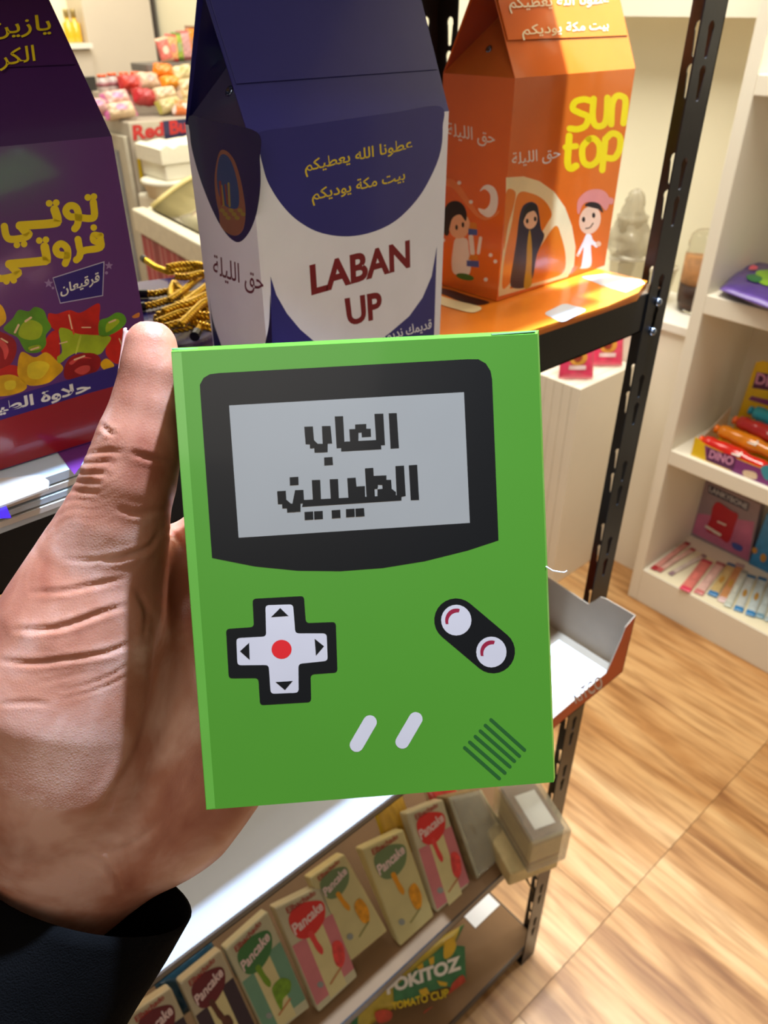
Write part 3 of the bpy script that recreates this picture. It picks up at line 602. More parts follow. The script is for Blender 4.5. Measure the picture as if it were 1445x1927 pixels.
ORD = ['first', 'second', 'third', 'fourth', 'fifth', 'sixth', 'seventh', 'eighth', 'ninth', 'tenth', 'eleventh', 'twelfth', 'thirteenth', 'fourteenth', 'fifteenth', 'sixteenth', 'seventeenth']
rk = sorted([sum(p[1] for p in c[0])/len(c[0]) for c in cl if c[2] is None])
for px, dz, lb in cl: cord(px, zc+dz, tips=(1 if lb else 0, 0) if lb is None or 'loop' not in lb else (0, 0), lab_=lb or 'tangled gold cord, '+ORD[rk.index(sum(p[1] for p in px)/len(px))]+' from the top inside the cord bundle')
# ================================================================ the green carton held in the hand
GO = V(.131, .157, 1.34); gu = nrm(V(.800, -.600, .020)); gv = V(-.271, -.391, -.879); gv = nrm(gv-gu*(gv @ gu)); gn = np.cross(gu, gv); gn = gn if gn @ FWD > 0 else -gn
GT = .034
M_green = mat('print_green', (78, 138, 34), .38, coat=.12, var=.03, vscale=12)
M_greend = mat('print_green_dark', (36, 84, 32), .35); M_ink = mat('print_ink', (14, 14, 14), .36, spec=.35, coat=.05, var=.05); M_scr = mat('print_grey', (156, 148, 136), .4, coat=.05, var=.02)
M_pw = mat('print_pure_white', (206, 192, 186), .35); M_pr = mat('print_bright_red', (220, 34, 36), .35); M_pdr = mat('print_dark_red', (150, 26, 50), .35)
gc = [atd_hit for atd_hit in ()]
gp = Pl(GO, gn, .00001)
TLc, TRc, BRc, BLc = gp.hit(322, 662, 0), gp.hit(1011, 628, 0), gp.hit(1042, 1472, 0), gp.hit(388, 1524, 0)
g = empty('handheld_carton', GO+gv*.077+gn*.015, 'bright green carton printed like a retro handheld game console, held up in the hand', 'carton')
m = MB()
ext = [(0, 0, 0, 0), (.004, .0016, .0017, .0002), (.014, .0022, .0024, .0003), (.024, .0016, .0016, .0002), (GT, 0, 0, 0)]  # depth, right, top, bottom bulge
rings = []
for d, r_, t_, b_ in ext:
    k = gn*d
    rings.append([TLc-gv*t_+k, TRc-gv*t_+gu*r_+k, BRc+gu*r_+gv*b_+k, BLc+gv*b_+k])
vs = [p for r in rings for p in r]
fs = [[0, 1, 2, 3]]+[[i*4+k, i*4+(k+1) % 4, (i+1)*4+(k+1) % 4, (i+1)*4+k] for i in range(4) for k in range(4)]+[[16, 19, 18, 17]]
m.add(vs, fs); m.build('carton_body', M_green, g)
# left fold strip, lighter green painting the light on its bevel, and tucked top flaps
fold = Pl(GO-gn*.0001, gn, .00005)
decal('fold_strip', g, gp, 1, mat('green_edge_lit', (100, 160, 54), .3, coat=.3), [('p', [(323, 664), (341, 663), (405, 1521), (389, 1523)])])
for (a, b) in (((322, 655), (372, 655)), ((925, 628), (1008, 622))):
    p0 = atd(a[0], a[1], .2505) if a[0] < 500 else atd(a[0], a[1], .2545); p1 = atd(b[0], b[1], .2512) if a[0] < 500 else atd(b[0], b[1], .2555)
    MB().obox(p0, p1-p0, gn*.010, gv*.0004).build('tuck_flap', mat('flap_pale', (170, 214, 160), .5), g)
decal('console_frame', g, gp, 2, M_ink, [('p', rrect([(375, 704), (921, 674), (922, 712), (379, 742)], .01)[:0]+[(377, 742), (376, 724), (383, 711), (395, 704), (412, 702), (878, 676), (900, 676), (914, 684), (923, 698), (926, 714), (938, 1017), (880, 1036), (800, 1056), (720, 1069), (640, 1075), (560, 1074), (480, 1066), (399, 1050)])])
decal('console_screen', g, gp, 3, M_scr, [('p', [(431, 763), (873, 738), (884, 984), (449, 1012)])])
zz = lambda x, y: (300+x/1.9013, 600+y/1.9013)
Rq = lambda q: ('p', [zz(*p) for p in q])
def bars(lst): return [Rq(q) for q in lst]
decal('pixel_lettering', g, gp, 4, M_ink, bars([
  [(820, 338), (849, 337), (857, 463), (827, 465)], [(769, 340), (801, 339), (807, 452), (776, 453)], [(650, 440), (806, 432), (807, 452), (793, 453), (794, 467), (650, 475)],
  [(679, 395), (700, 394), (700, 378), (740, 376), (740, 393), (756, 393), (757, 422), (724, 424), (723, 407), (712, 408), (712, 440), (682, 441)],
  [(627, 349), (657, 348), (663, 462), (634, 463)], [(581, 384), (612, 383), (618, 446), (602, 447), (602, 477), (586, 478), (584, 447)],
  [(518, 386), (549, 385), (553, 434), (566, 447), (586, 447), (588, 478), (555, 479), (554, 463), (539, 464), (538, 449), (523, 449)],
  [(589, 496), (619, 494), (621, 523), (590, 525)],
  [(892, 524), (922, 522), (929, 648), (899, 649)], [(844, 527), (875, 525), (881, 634), (849, 636)], [(516, 648), (866, 630), (881, 634), (866, 637), (866, 650), (510, 673)],
  [(735, 535), (765, 533), (771, 636), (741, 638)], [(765, 562), (812, 560), (812, 576), (829, 576), (831, 608), (846, 620), (846, 636), (780, 640), (780, 610), (798, 608), (797, 594), (782, 594), (781, 608), (766, 609)],
  [(672, 570), (702, 568), (705, 600), (735, 598), (736, 640), (676, 642)], [(609, 574), (639, 573), (642, 642), (613, 644)], [(545, 577), (575, 576), (578, 645), (549, 647)],
  [(485, 613), (515, 612), (518, 660), (505, 661), (505, 690), (470, 691)], [(421, 617), (452, 615), (454, 647), (470, 661), (488, 661), (490, 691), (457, 693), (456, 678), (440, 678), (439, 663), (424, 663)],
  [(466, 567), (497, 565), (498, 594), (467, 596)], [(519, 691), (550, 689), (551, 718), (520, 720)], [(553, 689), (584, 687), (585, 716), (554, 718)], [(616, 685), (647, 683), (648, 712), (617, 714)], [(667, 681), (698, 679), (699, 708), (668, 710)], [(701, 679), (732, 677), (734, 706), (702, 708)]]))
y2 = lambda x, y: (300+x/1.9013, 1060+y/1.9013)
def cross(q, r):
    out = []; n = len(q); q = [np.array(y2(*p)) for p in q]
    for i in range(n):
        p, a, b = q[i], q[i-1], q[(i+1) % n]
        A = p+(a-p)/np.linalg.norm(a-p)*r; B = p+(b-p)/np.linalg.norm(b-p)*r
        for k in range(5): t = k/4; out.append(tuple((1-t)**2*A+2*t*(1-t)*p+t*t*B))
    return out
decal('direction_pad', g, gp, 2, M_ink, [('p', cross([(333, 127), (517, 117), (524, 214), (631, 210), (637, 391), (541, 398), (543, 497), (360, 508), (354, 411), (248, 412), (238, 235), (338, 228)], 7))])
decal('direction_pad', g, gp, 3, M_pw, [('p', cross([(379, 150), (478, 147), (486, 251), (598, 251), (602, 349), (497, 360), (498, 463), (398, 467), (391, 364), (279, 365), (275, 268), (382, 262)], 7))])
decal('direction_pad', g, gp, 4, M_pr, [('e', y2(437, 308), 19, 18)])
decal('direction_pad', g, gp, 4, M_ink, [('p', [y2(*p) for p in t]) for t in ([(399, 193), (432, 160), (462, 189)], [(288, 315), (321, 284), (323, 346)], [(555, 270), (589, 297), (560, 331)], [(415, 425), (477, 421), (449, 454)])])
cap = lambda a, b, r: [(a[0]+r*math.cos(t), a[1]+r*math.sin(t)) for t in np.linspace(math.atan2(b[1]-a[1], b[0]-a[0])+math.pi/2, math.atan2(b[1]-a[1], b[0]-a[0])+1.5*math.pi, 14)]+[(b[0]+r*math.cos(t), b[1]+r*math.sin(t)) for t in np.linspace(math.atan2(b[1]-a[1], b[0]-a[0])-math.pi/2, math.atan2(b[1]-a[1], b[0]-a[0])+math.pi/2, 14)]
decal('round_buttons', g, gp, 2, M_ink, [('p', cap((858, 1167), (928, 1226), 41))])
decal('round_button', g, gp, 3, M_pw, [('e', (858.5, 1167), 28.5, 29)]); decal('round_button', g, gp, 3, M_pw, [('e', (924.5, 1227), 28.5, 29)])
for cx_, cy_ in ((858.5, 1167), (924.5, 1227)):
    decal('button_shine', g, gp, 4, M_pdr, [('p', [(cx_-21*math.cos(t), cy_-22*math.sin(t)) for t in np.linspace(-.35, 1.9, 12)]+[(cx_-21*math.cos(t)*.84+2.5, cy_-22*math.sin(t)*.8+3) for t in np.linspace(1.7, -.25, 12)])])
decal('slanted_key', g, gp, 2, M_pw, [('p', cap((671, 1402), (696, 1359), 13))]); decal('slanted_key', g, gp, 2, M_pw, [('p', cap((757, 1396), (782, 1353), 13))])
for a, b in (((1092, 660), (1216, 770)), ((1110, 640), (1236, 750)), ((1130, 620), (1254, 728)), ((1148, 600), (1270, 708)), ((1166, 580), (1288, 690)), ((1186, 560), (1306, 668))):
    decal('speaker_line', g, gp, 2, M_greend, [('s', [y2(*a), y2(*b)], 6.5)])
# ================================================================ the hand: one continuous surface from smooth-blended tapered limbs
def cc(px, py, d): return V((px-CX)/F_PX*d, (py-CY)/F_PX*d, d)
def smin(a, b, k):
    h = np.clip(.5+.5*(b-a)/k, 0, 1); return b+(a-b)*h-k*h*(1-h)
def rcone(P, a, b, ra, rb):
    ba = b-a; L2 = ba @ ba; rr = ra-rb
    t = np.clip(((P-a) @ ba)/L2, 0, 1); d = np.sqrt(((P-a-t[..., None]*ba)**2).sum(-1))
    return d-(ra+(rb-ra)*t)
def limbs():
    mm = .001; G = []
    def chain(pts, k=.006): G.append(([(cc(*p[:3]), p[3]*mm) for p in pts], k))
    # thumb, resting on the left side of the carton
    chain([(284, 652, .2695, 9.0), (283, 700, .2700, 9.4), (275, 765, .2715, 11.0), (262, 835, .2735, 14.0), (243, 905, .2755, 15.4), (221, 975, .279, 16.9), (194, 1060, .286, 19.3)], .005)
    # thenar mound
    chain([(194, 1060, .288, 19.4), (158, 1170, .291, 27.6), (120, 1300, .296, 33.0), (108, 1420, .302, 33.0), (120, 1520, .311, 25.5)], .012)
    # palm behind the carton
    chain([(252, 1085, .318, 12.0), (300, 1180, .328, 18.0), (330, 1300, .336, 22.0), (330, 1420, .336, 24.0)], .012)
    chain([(140, 1500, .320, 25.0), (250, 1522, .326, 27.0), (330, 1502, .330, 28.0), (395, 1440, .333, 23.5), (432, 1330, .335, 19.0), (432, 1200, .334, 16.0), (400, 1090, .326, 13.0), (345, 1040, .319, 11.5)], .012)
    chain([(200, 1250, .328, 20.0), (300, 1350, .336, 23.0), (380, 1380, .338, 21.0)], .014)
    # wrist and forearm going down-left into the sleeve
    chain([(150, 1480, .320, 28.0), (98, 1590, .325, 23.5), (20, 1740, .324, 20.5), (-120, 1960, .305, 20.0)], .016)
    chain([(235, 1560, .326, 25.0), (165, 1640, .326, 20.0), (60, 1760, .322, 18.5)], .014)
    # four fingers wrapped round the back of the carton
    chain([(330, 1052, .312, 11.2), (392, 1008, .309, 10.6), (520, 968, .3065, 9.6), (640, 930, .3065, 8.6), (735, 905, .305, 7.4)], .005)
    chain([(400, 1150, .319, 11.0), (520, 1100, .311, 10.2), (660, 1060, .309, 9.6), (790, 1030, .309, 8.7), (880, 1010, .308, 7.6)], .005)
    chain([(430, 1270, .322, 10.8), (540, 1235, .314, 10.0), (680, 1205, .311, 9.4), (800, 1180, .311, 8.5), (880, 1165, .310, 7.4)], .005)
    chain([(430, 1390, .324, 10.4), (520, 1370, .317, 9.0), (630, 1350, .314, 8.2), (720, 1335, .313, 7.4), (780, 1325, .312, 6.6)], .005)
    return G
G = limbs()
lo = cc(-40, 590, .245); h = .00105
x0, x1 = -.172, .045; y0_, y1_ = -.066, .232; z0_, z1_ = .240, .376
nx, ny, nz = int((x1-x0)/h), int((y1_-y0_)/h), int((z1_-z0_)/h)
# coarse pass finds the shell, fine pass evaluates only near it
def field(P):
    out = None
    for ch, k in G:
        c = None
        for (a, ra), (b, rb) in zip(ch[:-1], ch[1:]):
            q = rcone(P, a, b, ra, rb); c = q if c is None else smin(c, q, k)
        out = c if out is None else smin(out, c, k*1.3)
    return out
gx, gy, gz = [a+h*np.arange(n) for a, n in ((x0, nx), (y0_, ny), (z0_, nz))]
st = 6; cg = np.stack(np.meshgrid(gx[::st], gy[::st], gz[::st], indexing='ij'), -1).astype(np.float32)
cf = field(cg); near = np.abs(cf) < h*st*2.2
full = np.repeat(np.repeat(np.repeat(cf, st, 0), st, 1), st, 2)[:nx, :ny, :nz].astype(np.float32)
nm = np.repeat(np.repeat(np.repeat(near, st, 0), st, 1), st, 2)[:nx, :ny, :nz]
idx = np.argwhere(nm); full[nm] = field(np.stack([gx[idx[:, 0]], gy[idx[:, 1]], gz[idx[:, 2]]], -1)); Fd = full
# surface nets
ins = Fd < 0
c8 = [ins[i:nx-1+i, j:ny-1+j, k:nz-1+k] for i in (0, 1) for j in (0, 1) for k in (0, 1)]
s8 = sum(c.astype(np.int8) for c in c8); act = (s8 > 0) & (s8 < 8); cells = np.argwhere(act)
vid = -np.ones(act.shape, np.int64); vid[act] = np.arange(len(cells))
acc = np.zeros((len(cells), 3)); cnt = np.zeros(len(cells))
for ax in range(3):
    for u in (0, 1):
        for v_ in (0, 1):
            o0 = [0, 0, 0]; oth = [a for a in range(3) if a != ax]; o0[oth[0]] = u; o0[oth[1]] = v_; o1 = list(o0); o1[ax] = 1
            f0 = Fd[cells[:, 0]+o0[0], cells[:, 1]+o0[1], cells[:, 2]+o0[2]]; f1 = Fd[cells[:, 0]+o1[0], cells[:, 1]+o1[1], cells[:, 2]+o1[2]]
            mk = (f0 < 0) != (f1 < 0); t = f0/(f0-f1+1e-20)
            p = np.tile(np.array(o0, float), (len(cells), 1)); p[:, ax] = t
            acc[mk] += p[mk]; cnt[mk] += 1
vert = (cells+acc/cnt[:, None])*h+np.array([x0, y0_, z0_])
quads = []
for ax in range(3):
    sl0 = [slice(0, n) for n in (nx, ny, nz)]; sl1 = list(sl0); sl0[ax] = slice(0, (nx, ny, nz)[ax]-1); sl1[ax] = slice(1, (nx, ny, nz)[ax])
    A_, B_ = ins[tuple(sl0)], ins[tuple(sl1)]; e_ = np.argwhere(A_ != B_); u, v_ = [(1, 2), (2, 0), (0, 1)][ax]
    e_ = e_[(e_[:, u] > 0) & (e_[:, v_] > 0) & (e_[:, u] < (nx, ny, nz)[u]-1) & (e_[:, v_] < (nx, ny, nz)[v_]-1)]
    def cid(du, dv):
        q = e_.copy(); q[:, u] += du; q[:, v_] += dv; return vid[q[:, 0], q[:, 1], q[:, 2]]
    qd = np.stack([cid(-1, -1), cid(0, -1), cid(0, 0), cid(-1, 0)], 1)
    fl_ = ~A_[e_[:, 0], e_[:, 1], e_[:, 2]]; qd[fl_] = qd[fl_][:, ::-1]; quads.append(qd)
quads = np.concatenate(quads); quads = quads[(quads >= 0).all(1)]
# smooth once, then press in creases and wrinkles (real relief, in millimetres)
for _ in range(2):
    s_ = np.zeros_like(vert); n_ = np.zeros(len(vert))
    for a, b in ((0, 1), (1, 2), (2, 3), (3, 0)):
        np.add.at(s_, quads[:, a], vert[quads[:, b]]); np.add.at(n_, quads[:, a], 1); np.add.at(s_, quads[:, b], vert[quads[:, a]]); np.add.at(n_, quads[:, b], 1)
    vert = .5*vert+.5*s_/n_[:, None]
fn = np.cross(vert[quads[:, 2]]-vert[quads[:, 0]], vert[quads[:, 3]]-vert[quads[:, 1]])
vn = np.zeros_like(vert)
for a in range(4): np.add.at(vn, quads[:, a], fn)
vn /= np.linalg.norm(vn, axis=1)[:, None]+1e-20
px = CX+F_PX*vert[:, 0]/vert[:, 2]; py = CY+F_PX*vert[:, 1]/vert[:, 2]; front = (vert[:, 2] < .335) & (vn[:, 2] < .3)
def crease(pts, wd, dep):
    pts = np.array(spline_open(pts)); d = np.full(len(px), 1e9)
    bb = (px > pts[:, 0].min()-wd*5) & (px < pts[:, 0].max()+wd*5) & (py > pts[:, 1].min()-wd*5) & (py < pts[:, 1].max()+wd*5) & front
    ii = np.where(bb)[0]
    if not len(ii): return
    q = np.stack([px[ii], py[ii]], 1); dm = np.full(len(ii), 1e9); tt = np.zeros(len(ii)); n = len(pts)-1
    for k, (a, b) in enumerate(zip(pts[:-1], pts[1:])):
        ba = b-a; t = np.clip(((q-a) @ ba)/(ba @ ba+1e-9), 0, 1); dd = np.linalg.norm(q-a-t[:, None]*ba, axis=1)
        m_ = dd < dm; dm[m_] = dd[m_]; tt[m_] = (k+t[m_])/n
    tap = np.sin(np.pi*np.clip(tt, .02, .98))**.5
    vert[ii] -= vn[ii]*(dep*.0007*tap*(np.exp(-(dm/wd)**2)-.35*np.exp(-((dm-2.2*wd)/(1.2*wd))**2)))[:, None]
def spline_open(p):
    p = np.array(p, float); e = np.vstack([2*p[0]-p[1], p, 2*p[-1]-p[-2]]); q = []
    for i in range(1, len(e)-2):
        for t in np.arange(0, 1, .25): q.append(.5*((2*e[i])+(-e[i-1]+e[i+1])*t+(2*e[i-1]-5*e[i]+4*e[i+1]-e[i+2])*t*t+(-e[i-1]+3*e[i]-3*e[i+1]+e[i+2])*t**3))
    return q+[p[-1]]
for pts, wd, dep in [
  ([(248, 852), (285, 862), (330, 870)], 5, 1.0), ([(222, 958), (260, 966), (318, 956)], 5, .7), ([(190, 800), (205, 812), (215, 818)], 4, 1.0),
  ([(168, 852), (200, 848), (232, 850)], 4, .7), ([(160, 872), (195, 868), (215, 872)], 4, .5), ([(148, 893), (180, 889), (205, 895)], 4, .6), ([(140, 908), (170, 905), (195, 910)], 3.5, .4),
  ([(136, 926), (165, 925), (190, 932)], 3.5, .4), ([(198, 1056), (240, 1046), (280, 1030), (300, 1000)], 5, 1.1), ([(60, 1115), (120, 1112), (180, 1100), (230, 1090)], 4.5, .7),
  ([(28, 1185), (90, 1184), (140, 1172), (185, 1155), (235, 1140)], 5, 1.1), ([(0, 1243), (60, 1248), (130, 1240), (200, 1228), (250, 1208)], 4.5, .9),
  ([(120, 1052), (170, 1055), (215, 1048)], 4, .35), ([(0, 1325), (50, 1322), (90, 1325)], 4, .5), ([(110, 1300), (160, 1290), (210, 1270), (250, 1245)], 3, .35),
  ([(120, 1315), (175, 1300), (225, 1280), (255, 1262)], 3, .3), ([(60, 1290), (120, 1275), (180, 1262)], 3, .25),
  ([(268, 1120), (290, 1180), (296, 1260), (285, 1340), (262, 1410), (225, 1480), (180, 1545)], 10, 1.6), ([(255, 1110), (275, 1150), (270, 1205)], 5, .8),
  ([(150, 1605), (190, 1622), (215, 1650), (232, 1690)], 6, 1.4), ([(170, 1600), (220, 1600), (260, 1580), (300, 1545)], 6, .6),
  ([(312, 1000), (330, 1010), (345, 1032)], 4, 1.0)]: crease(pts, wd, dep)
# finger-print ridges on the thumb pad, faint wrinkles elsewhere
pad = np.exp(-(((px-290)/40)**2+((py-690)/70)**2)**2)*front
vert -= vn*(.00006*pad*np.sin((px*.93+py*.37+6*np.sin(py/60))*1.25))[:, None]
wr = front*np.exp(-((py-900)/75)**2)*np.clip((235-px)/70, 0, 1)
vert -= vn*((.00014*wr)*np.sin((py+.25*px+7*np.sin(px/17))*.36))[:, None]
# skin material: tan, ruddier in folds and knuckle side, fine bump
M_skin = bpy.data.materials.new('skin'); M_skin.use_nodes = True; nt = M_skin.node_tree; bs = nt.nodes['Principled BSDF']
tc = nt.nodes.new('ShaderNodeTexCoord'); na = nt.nodes.new('ShaderNodeTexNoise'); na.inputs['Scale'].default_value = 28; na.inputs['Detail'].default_value = 4; na.inputs['Distortion'].default_value = .4
nt.links.new(tc.outputs['Object'], na.inputs['Vector'])
rp = nt.nodes.new('ShaderNodeValToRGB'); rp.color_ramp.elements[0].position = .36; rp.color_ramp.elements[0].color = lin((160, 92, 68)); rp.color_ramp.elements[1].position = .66; rp.color_ramp.elements[1].color = lin((218, 168, 146))
k = rp.color_ramp.elements.new(.5); k.color = lin((186, 122, 95))
nt.links.new(na.outputs['Fac'], rp.inputs['Fac']); nt.links.new(rp.outputs['Color'], bs.inputs['Base Color'])
bs.inputs['Roughness'].default_value = .42; bs.inputs['Specular IOR Level'].default_value = .45
bs.inputs['Subsurface Weight'].default_value = .35; bs.inputs['Subsurface Radius'].default_value = (.010, .004, .002); bs.inputs['Subsurface Scale'].default_value = .6
nb_ = nt.nodes.new('ShaderNodeTexVoronoi'); nb_.inputs['Scale'].default_value = 900; nb_.feature = 'DISTANCE_TO_EDGE'; nt.links.new(tc.outputs['Object'], nb_.inputs['Vector'])
nc_ = nt.nodes.new('ShaderNodeTexNoise'); nc_.inputs['Scale'].default_value = 260; nc_.inputs['Detail'].default_value = 5; nt.links.new(tc.outputs['Object'], nc_.inputs['Vector'])
am = nt.nodes.new('ShaderNodeMath'); am.operation = 'ADD'; nt.links.new(nb_.outputs['Distance'], am.inputs[0]); nt.links.new(nc_.outputs['Fac'], am.inputs[1])
bp = nt.nodes.new('ShaderNodeBump'); bp.inputs['Strength'].default_value = .16; bp.inputs['Distance'].default_value = .0005
nt.links.new(am.outputs[0], bp.inputs['Height']); nt.links.new(bp.outputs['Normal'], bs.inputs['Normal'])
toW = lambda v: EYEP+v[:, :1]*RGT-v[:, 1:2]*UPV+v[:, 2:3]*FWD
hand = mesh('person', toW(vert), quads, M_skin, smooth=True)
tag(hand, "person's left hand in a black sleeve, thumb up, holding the green carton", 'person')
# thumb nail seen edge-on along the left side of the thumb
def camgrid(fn, nu, nv): return toW(np.array([fn(i/(nu-1), j/(nv-1)) for i in range(nu) for j in range(nv)])), [[i*nv+j, (i+1)*nv+j, (i+1)*nv+j+1, i*nv+j+1] for i in range(nu-1) for j in range(nv-1)]
def nailf(u, v):     # u along the thumb, v round its back
    y = 622+u*82; ca = 2.62+v*2.1; r = .0098+.0004*u
    c = cc(285-u*6, y, .2695); s_ = 1.0-.10*(abs(2*v-1)**3)*(1-u)
    return c+V(math.cos(ca)*r*s_, -0.0006*math.sin(math.pi*v)*(1-u), -math.sin(ca)*r*s_)
nv_, nf_ = camgrid(nailf, 12, 14); no = mesh('thumb_nail', nv_, nf_, mat('nail', (214, 160, 146), .25, coat=.4, var=.04), hand, smooth=True)
so = no.modifiers.new('s', 'SOLIDIFY'); so.thickness = .0006; so.offset = 1
# sleeve: black cloth tube with a loose open cuff
M_cloth = mat('black_cloth', (10, 9, 9), .95, spec=.05, var=.2, vscale=60, bump=.4, bscale=1500)
cuff0 = cc(162, 1668, .318); cuffR = V(.0385, .0135, .004); cuffN = nrm(V(-.62, .78, -.08)); cuffB = nrm(np.cross(cuffN, cuffR))
def sleevef(inner):
    def fn(u, v):
        th = 2*math.pi*v; L = .15*u
        wob = 1+.05*math.sin(3*th+9*u)*u+.04*math.sin(5*th+17*u)*u
        ra = (.0450+.020*u)*wob; rb = (.0335+.018*u)*wob
        if inner: ra -= .0012; rb -= .0012
        return cuff0+nrm(cuffR)*ra*math.cos(th)+cuffB*rb*math.sin(th)+cuffN*L
    return fn
a_, f_ = camgrid(sleevef(False), 26, 49); b_, g_ = camgrid(sleevef(True), 26, 49); n = len(a_)
rim = [[j, j+1, n+j+1, n+j] for j in range(48)]
mesh('sleeve', np.concatenate([a_, b_]), f_+[[i+n for i in q[::-1]] for q in g_]+rim, M_cloth, hand, smooth=True)
# ================================================================ soft packs
def pillow(name, label, cat_, group, c, u, v, lu, lv, th, cols, parent=None, seals='u', crimp=.10, patches=(), seed=0, spec_rough=.28, quad=None):
    """sealed film pack: c centre of its back, u/v its in-plane axes, th thickness toward u x v; cols = (body, seal)"""
    r_ = np.random.default_rng(seed); u = nrm(u); v = nrm(v); n = nrm(np.cross(u, v)); NU, NV = 21, 17
    bp = []; ph = r_.uniform(0, 6, 6)
    def P(i, j, s):
        a, b = i/(NU-1)*2-1, j/(NV-1)*2-1
        ea = (abs(a)-(1-crimp*1.6))/(crimp*1.6) if seals == 'u' else 0
        prof = (1-abs(a)**4)**.6*(1-abs(b)**4)**.6 if ea <= 0 else max(0, 1-ea)**1.4*(1-(1-crimp*1.6)**4)**.6*(1-abs(b)**4)**.6
        wr = .10*math.sin(9*a+ph[0])*math.sin(7*b+ph[1])+.07*math.sin(17*a+ph[2]+5*b)
        if quad is None: q = c+u*(a*lu/2)+v*(b*lv/2*(1-.04*(1-abs(a))))
        else:
            A, B = (a+1)/2, (b+1)/2; q = (quad[0]*(1-A)+quad[1]*A)*(1-B)+(quad[3]*(1-A)+quad[2]*A)*B
        return q+n*(th*.5+s*th*.5*prof*(1+wr))+n*(.0005*s)
    vs = [P(i, j, 1) for i in range(NU) for j in range(NV)]+[P(i, j, -1) for i in range(NU) for j in range(NV)]; k = NU*NV
    fs = []; mi = []
    for i in range(NU-1):
        a = abs((i+.5)/(NU-1)*2-1); mm = 1 if a > 1-crimp*1.3 else 0
        for j in range(NV-1):
            q = [i*NV+j, (i+1)*NV+j, (i+1)*NV+j+1, i*NV+j+1]; fs += [q, [x+k for x in q[::-1]]]; mi += [mm, mm]
    for i in range(NU-1): fs += [[i*NV, k+i*NV, k+(i+1)*NV, (i+1)*NV], [i*NV+NV-1, (i+1)*NV+NV-1, k+(i+1)*NV+NV-1, k+i*NV+NV-1]]; mi += [0, 0]
    for j in range(NV-1): fs += [[j, j+1, k+j+1, k+j], [(NU-1)*NV+j, k+(NU-1)*NV+j, k+(NU-1)*NV+j+1, (NU-1)*NV+j+1]]; mi += [1, 1]
    mts = [mat('film_%d_%d_%d' % tuple(q), q, spec_rough, coat=.35, var=.12, vscale=50, bump=.12, bscale=90) for q in cols]
    o = mesh(name, vs, fs, mts, parent, mi, smooth=True)
    if parent is None: tag(o, label, cat_, group)
    for pi_, (nm, rgb, a0, a1, b0, b1, lift) in enumerate(patches):   # printed patches follow the curved film; a,b in -1..1
        m = 7; pv = []
        for x in range(m):
            for y in range(m):
                ii, jj = (1+a0+(a1-a0)*x/(m-1))/2*(NU-1), (1+b0+(b1-b0)*y/(m-1))/2*(NV-1)
                i0, j0 = min(NU-2, int(ii)), min(NV-2, int(jj)); fi, fj = ii-i0, jj-j0
                q = (vs[i0*NV+j0]*(1-fi)+vs[(i0+1)*NV+j0]*fi)*(1-fj)+(vs[i0*NV+j0+1]*(1-fi)+vs[(i0+1)*NV+j0+1]*fi)*fj
                if lift < 0:   # round patch
                    A, B = x/(m-1)*2-1, y/(m-1)*2-1; s = 1/max(1e-6, math.hypot(A, B)/max(abs(A), abs(B))) if (A or B) else 1
                    ii, jj = (1+(a0+a1)/2+(a1-a0)/2*A*s)/2*(NU-1), (1+(b0+b1)/2+(b1-b0)/2*B*s)/2*(NV-1)
                    i0, j0 = min(NU-2, int(ii)), min(NV-2, int(jj)); fi, fj = ii-i0, jj-j0
                    q = (vs[i0*NV+j0]*(1-fi)+vs[(i0+1)*NV+j0]*fi)*(1-fj)+(vs[i0*NV+j0+1]*(1-fi)+vs[(i0+1)*NV+j0+1]*fi)*fj
                pv.append(q+n*abs(lift))
        mesh(nm, pv, [[x*m+y, (x+1)*m+y, (x+1)*m+y+1, x*m+y+1] for x in range(m-1) for y in range(m-1)], mat('ink_%d_%d_%d' % tuple(rgb), rgb, .35, coat=.2, var=.1, vscale=80), o, smooth=True)
    return o
def lift(Q, n, zmin):
    """slide corners up inside their own plane so that none dips below zmin"""
    n = nrm(n); d = V(0, 0, 1)-n*n[2]
    for i in range(len(Q)):
        if Q[i][2] < zmin: Q[i] = Q[i]+d*((zmin-Q[i][2])/d[2])
# ---- cake packs leaning back in a row on the third tier
TH = math.radians(48); cy0 = .409
cd = V(0, math.cos(TH), math.sin(TH)); cn = V(0, -math.sin(TH), math.cos(TH)); CP = Pl((0, cy0, .4025), cn, .0003)
STY = dict(
  straw=((214, 200, 160), (206, 120, 120), (220, 52, 40), (226, 70, 60), 'strawberry'), mango=((222, 204, 140), (214, 196, 120), (116, 132, 84), (226, 150, 20), 'mango'),
  green=((210, 200, 160), (112, 150, 118), (72, 120, 60), (116, 150, 30), 'melon'), choco=((206, 188, 150), (64, 44, 46), (110, 36, 34), (96, 52, 30), 'chocolate'))
packs = [('straw', [(765, 1530), (834, 1503), (890, 1677), (825, 1727)], 'strawberry cake pack with pink stripes, nearest the right end of its shelf'),
  ('mango', [(681, 1597), (760, 1560), (820, 1728), (753, 1783)], 'yellow mango cake pack, second from the right in the leaning row'),
  ('mango', [(583, 1652), (648, 1606), (730, 1752), (660, 1810)], 'yellow mango cake pack with shiny wrinkled film, third from the right in the leaning row'),
  ('straw', [(517, 1708), (606, 1665), (674, 1838), (600, 1907)], 'strawberry cake pack with pink stripes, between a yellow and a green pack'),
  ('green', [(424, 1786), (504, 1714), (584, 1896), (505, 1958)], 'green striped cake pack in the leaning row on the third tier'),
  ('choco', [(338, 1850), (416, 1786), (497, 1962), (418, 2028)], 'dark brown striped cake pack beside the green one'),
  ('choco', [(234, 1916), (322, 1858), (404, 2036), (320, 2100)], 'dark brown cake pack at the bottom left edge of the leaning row')]
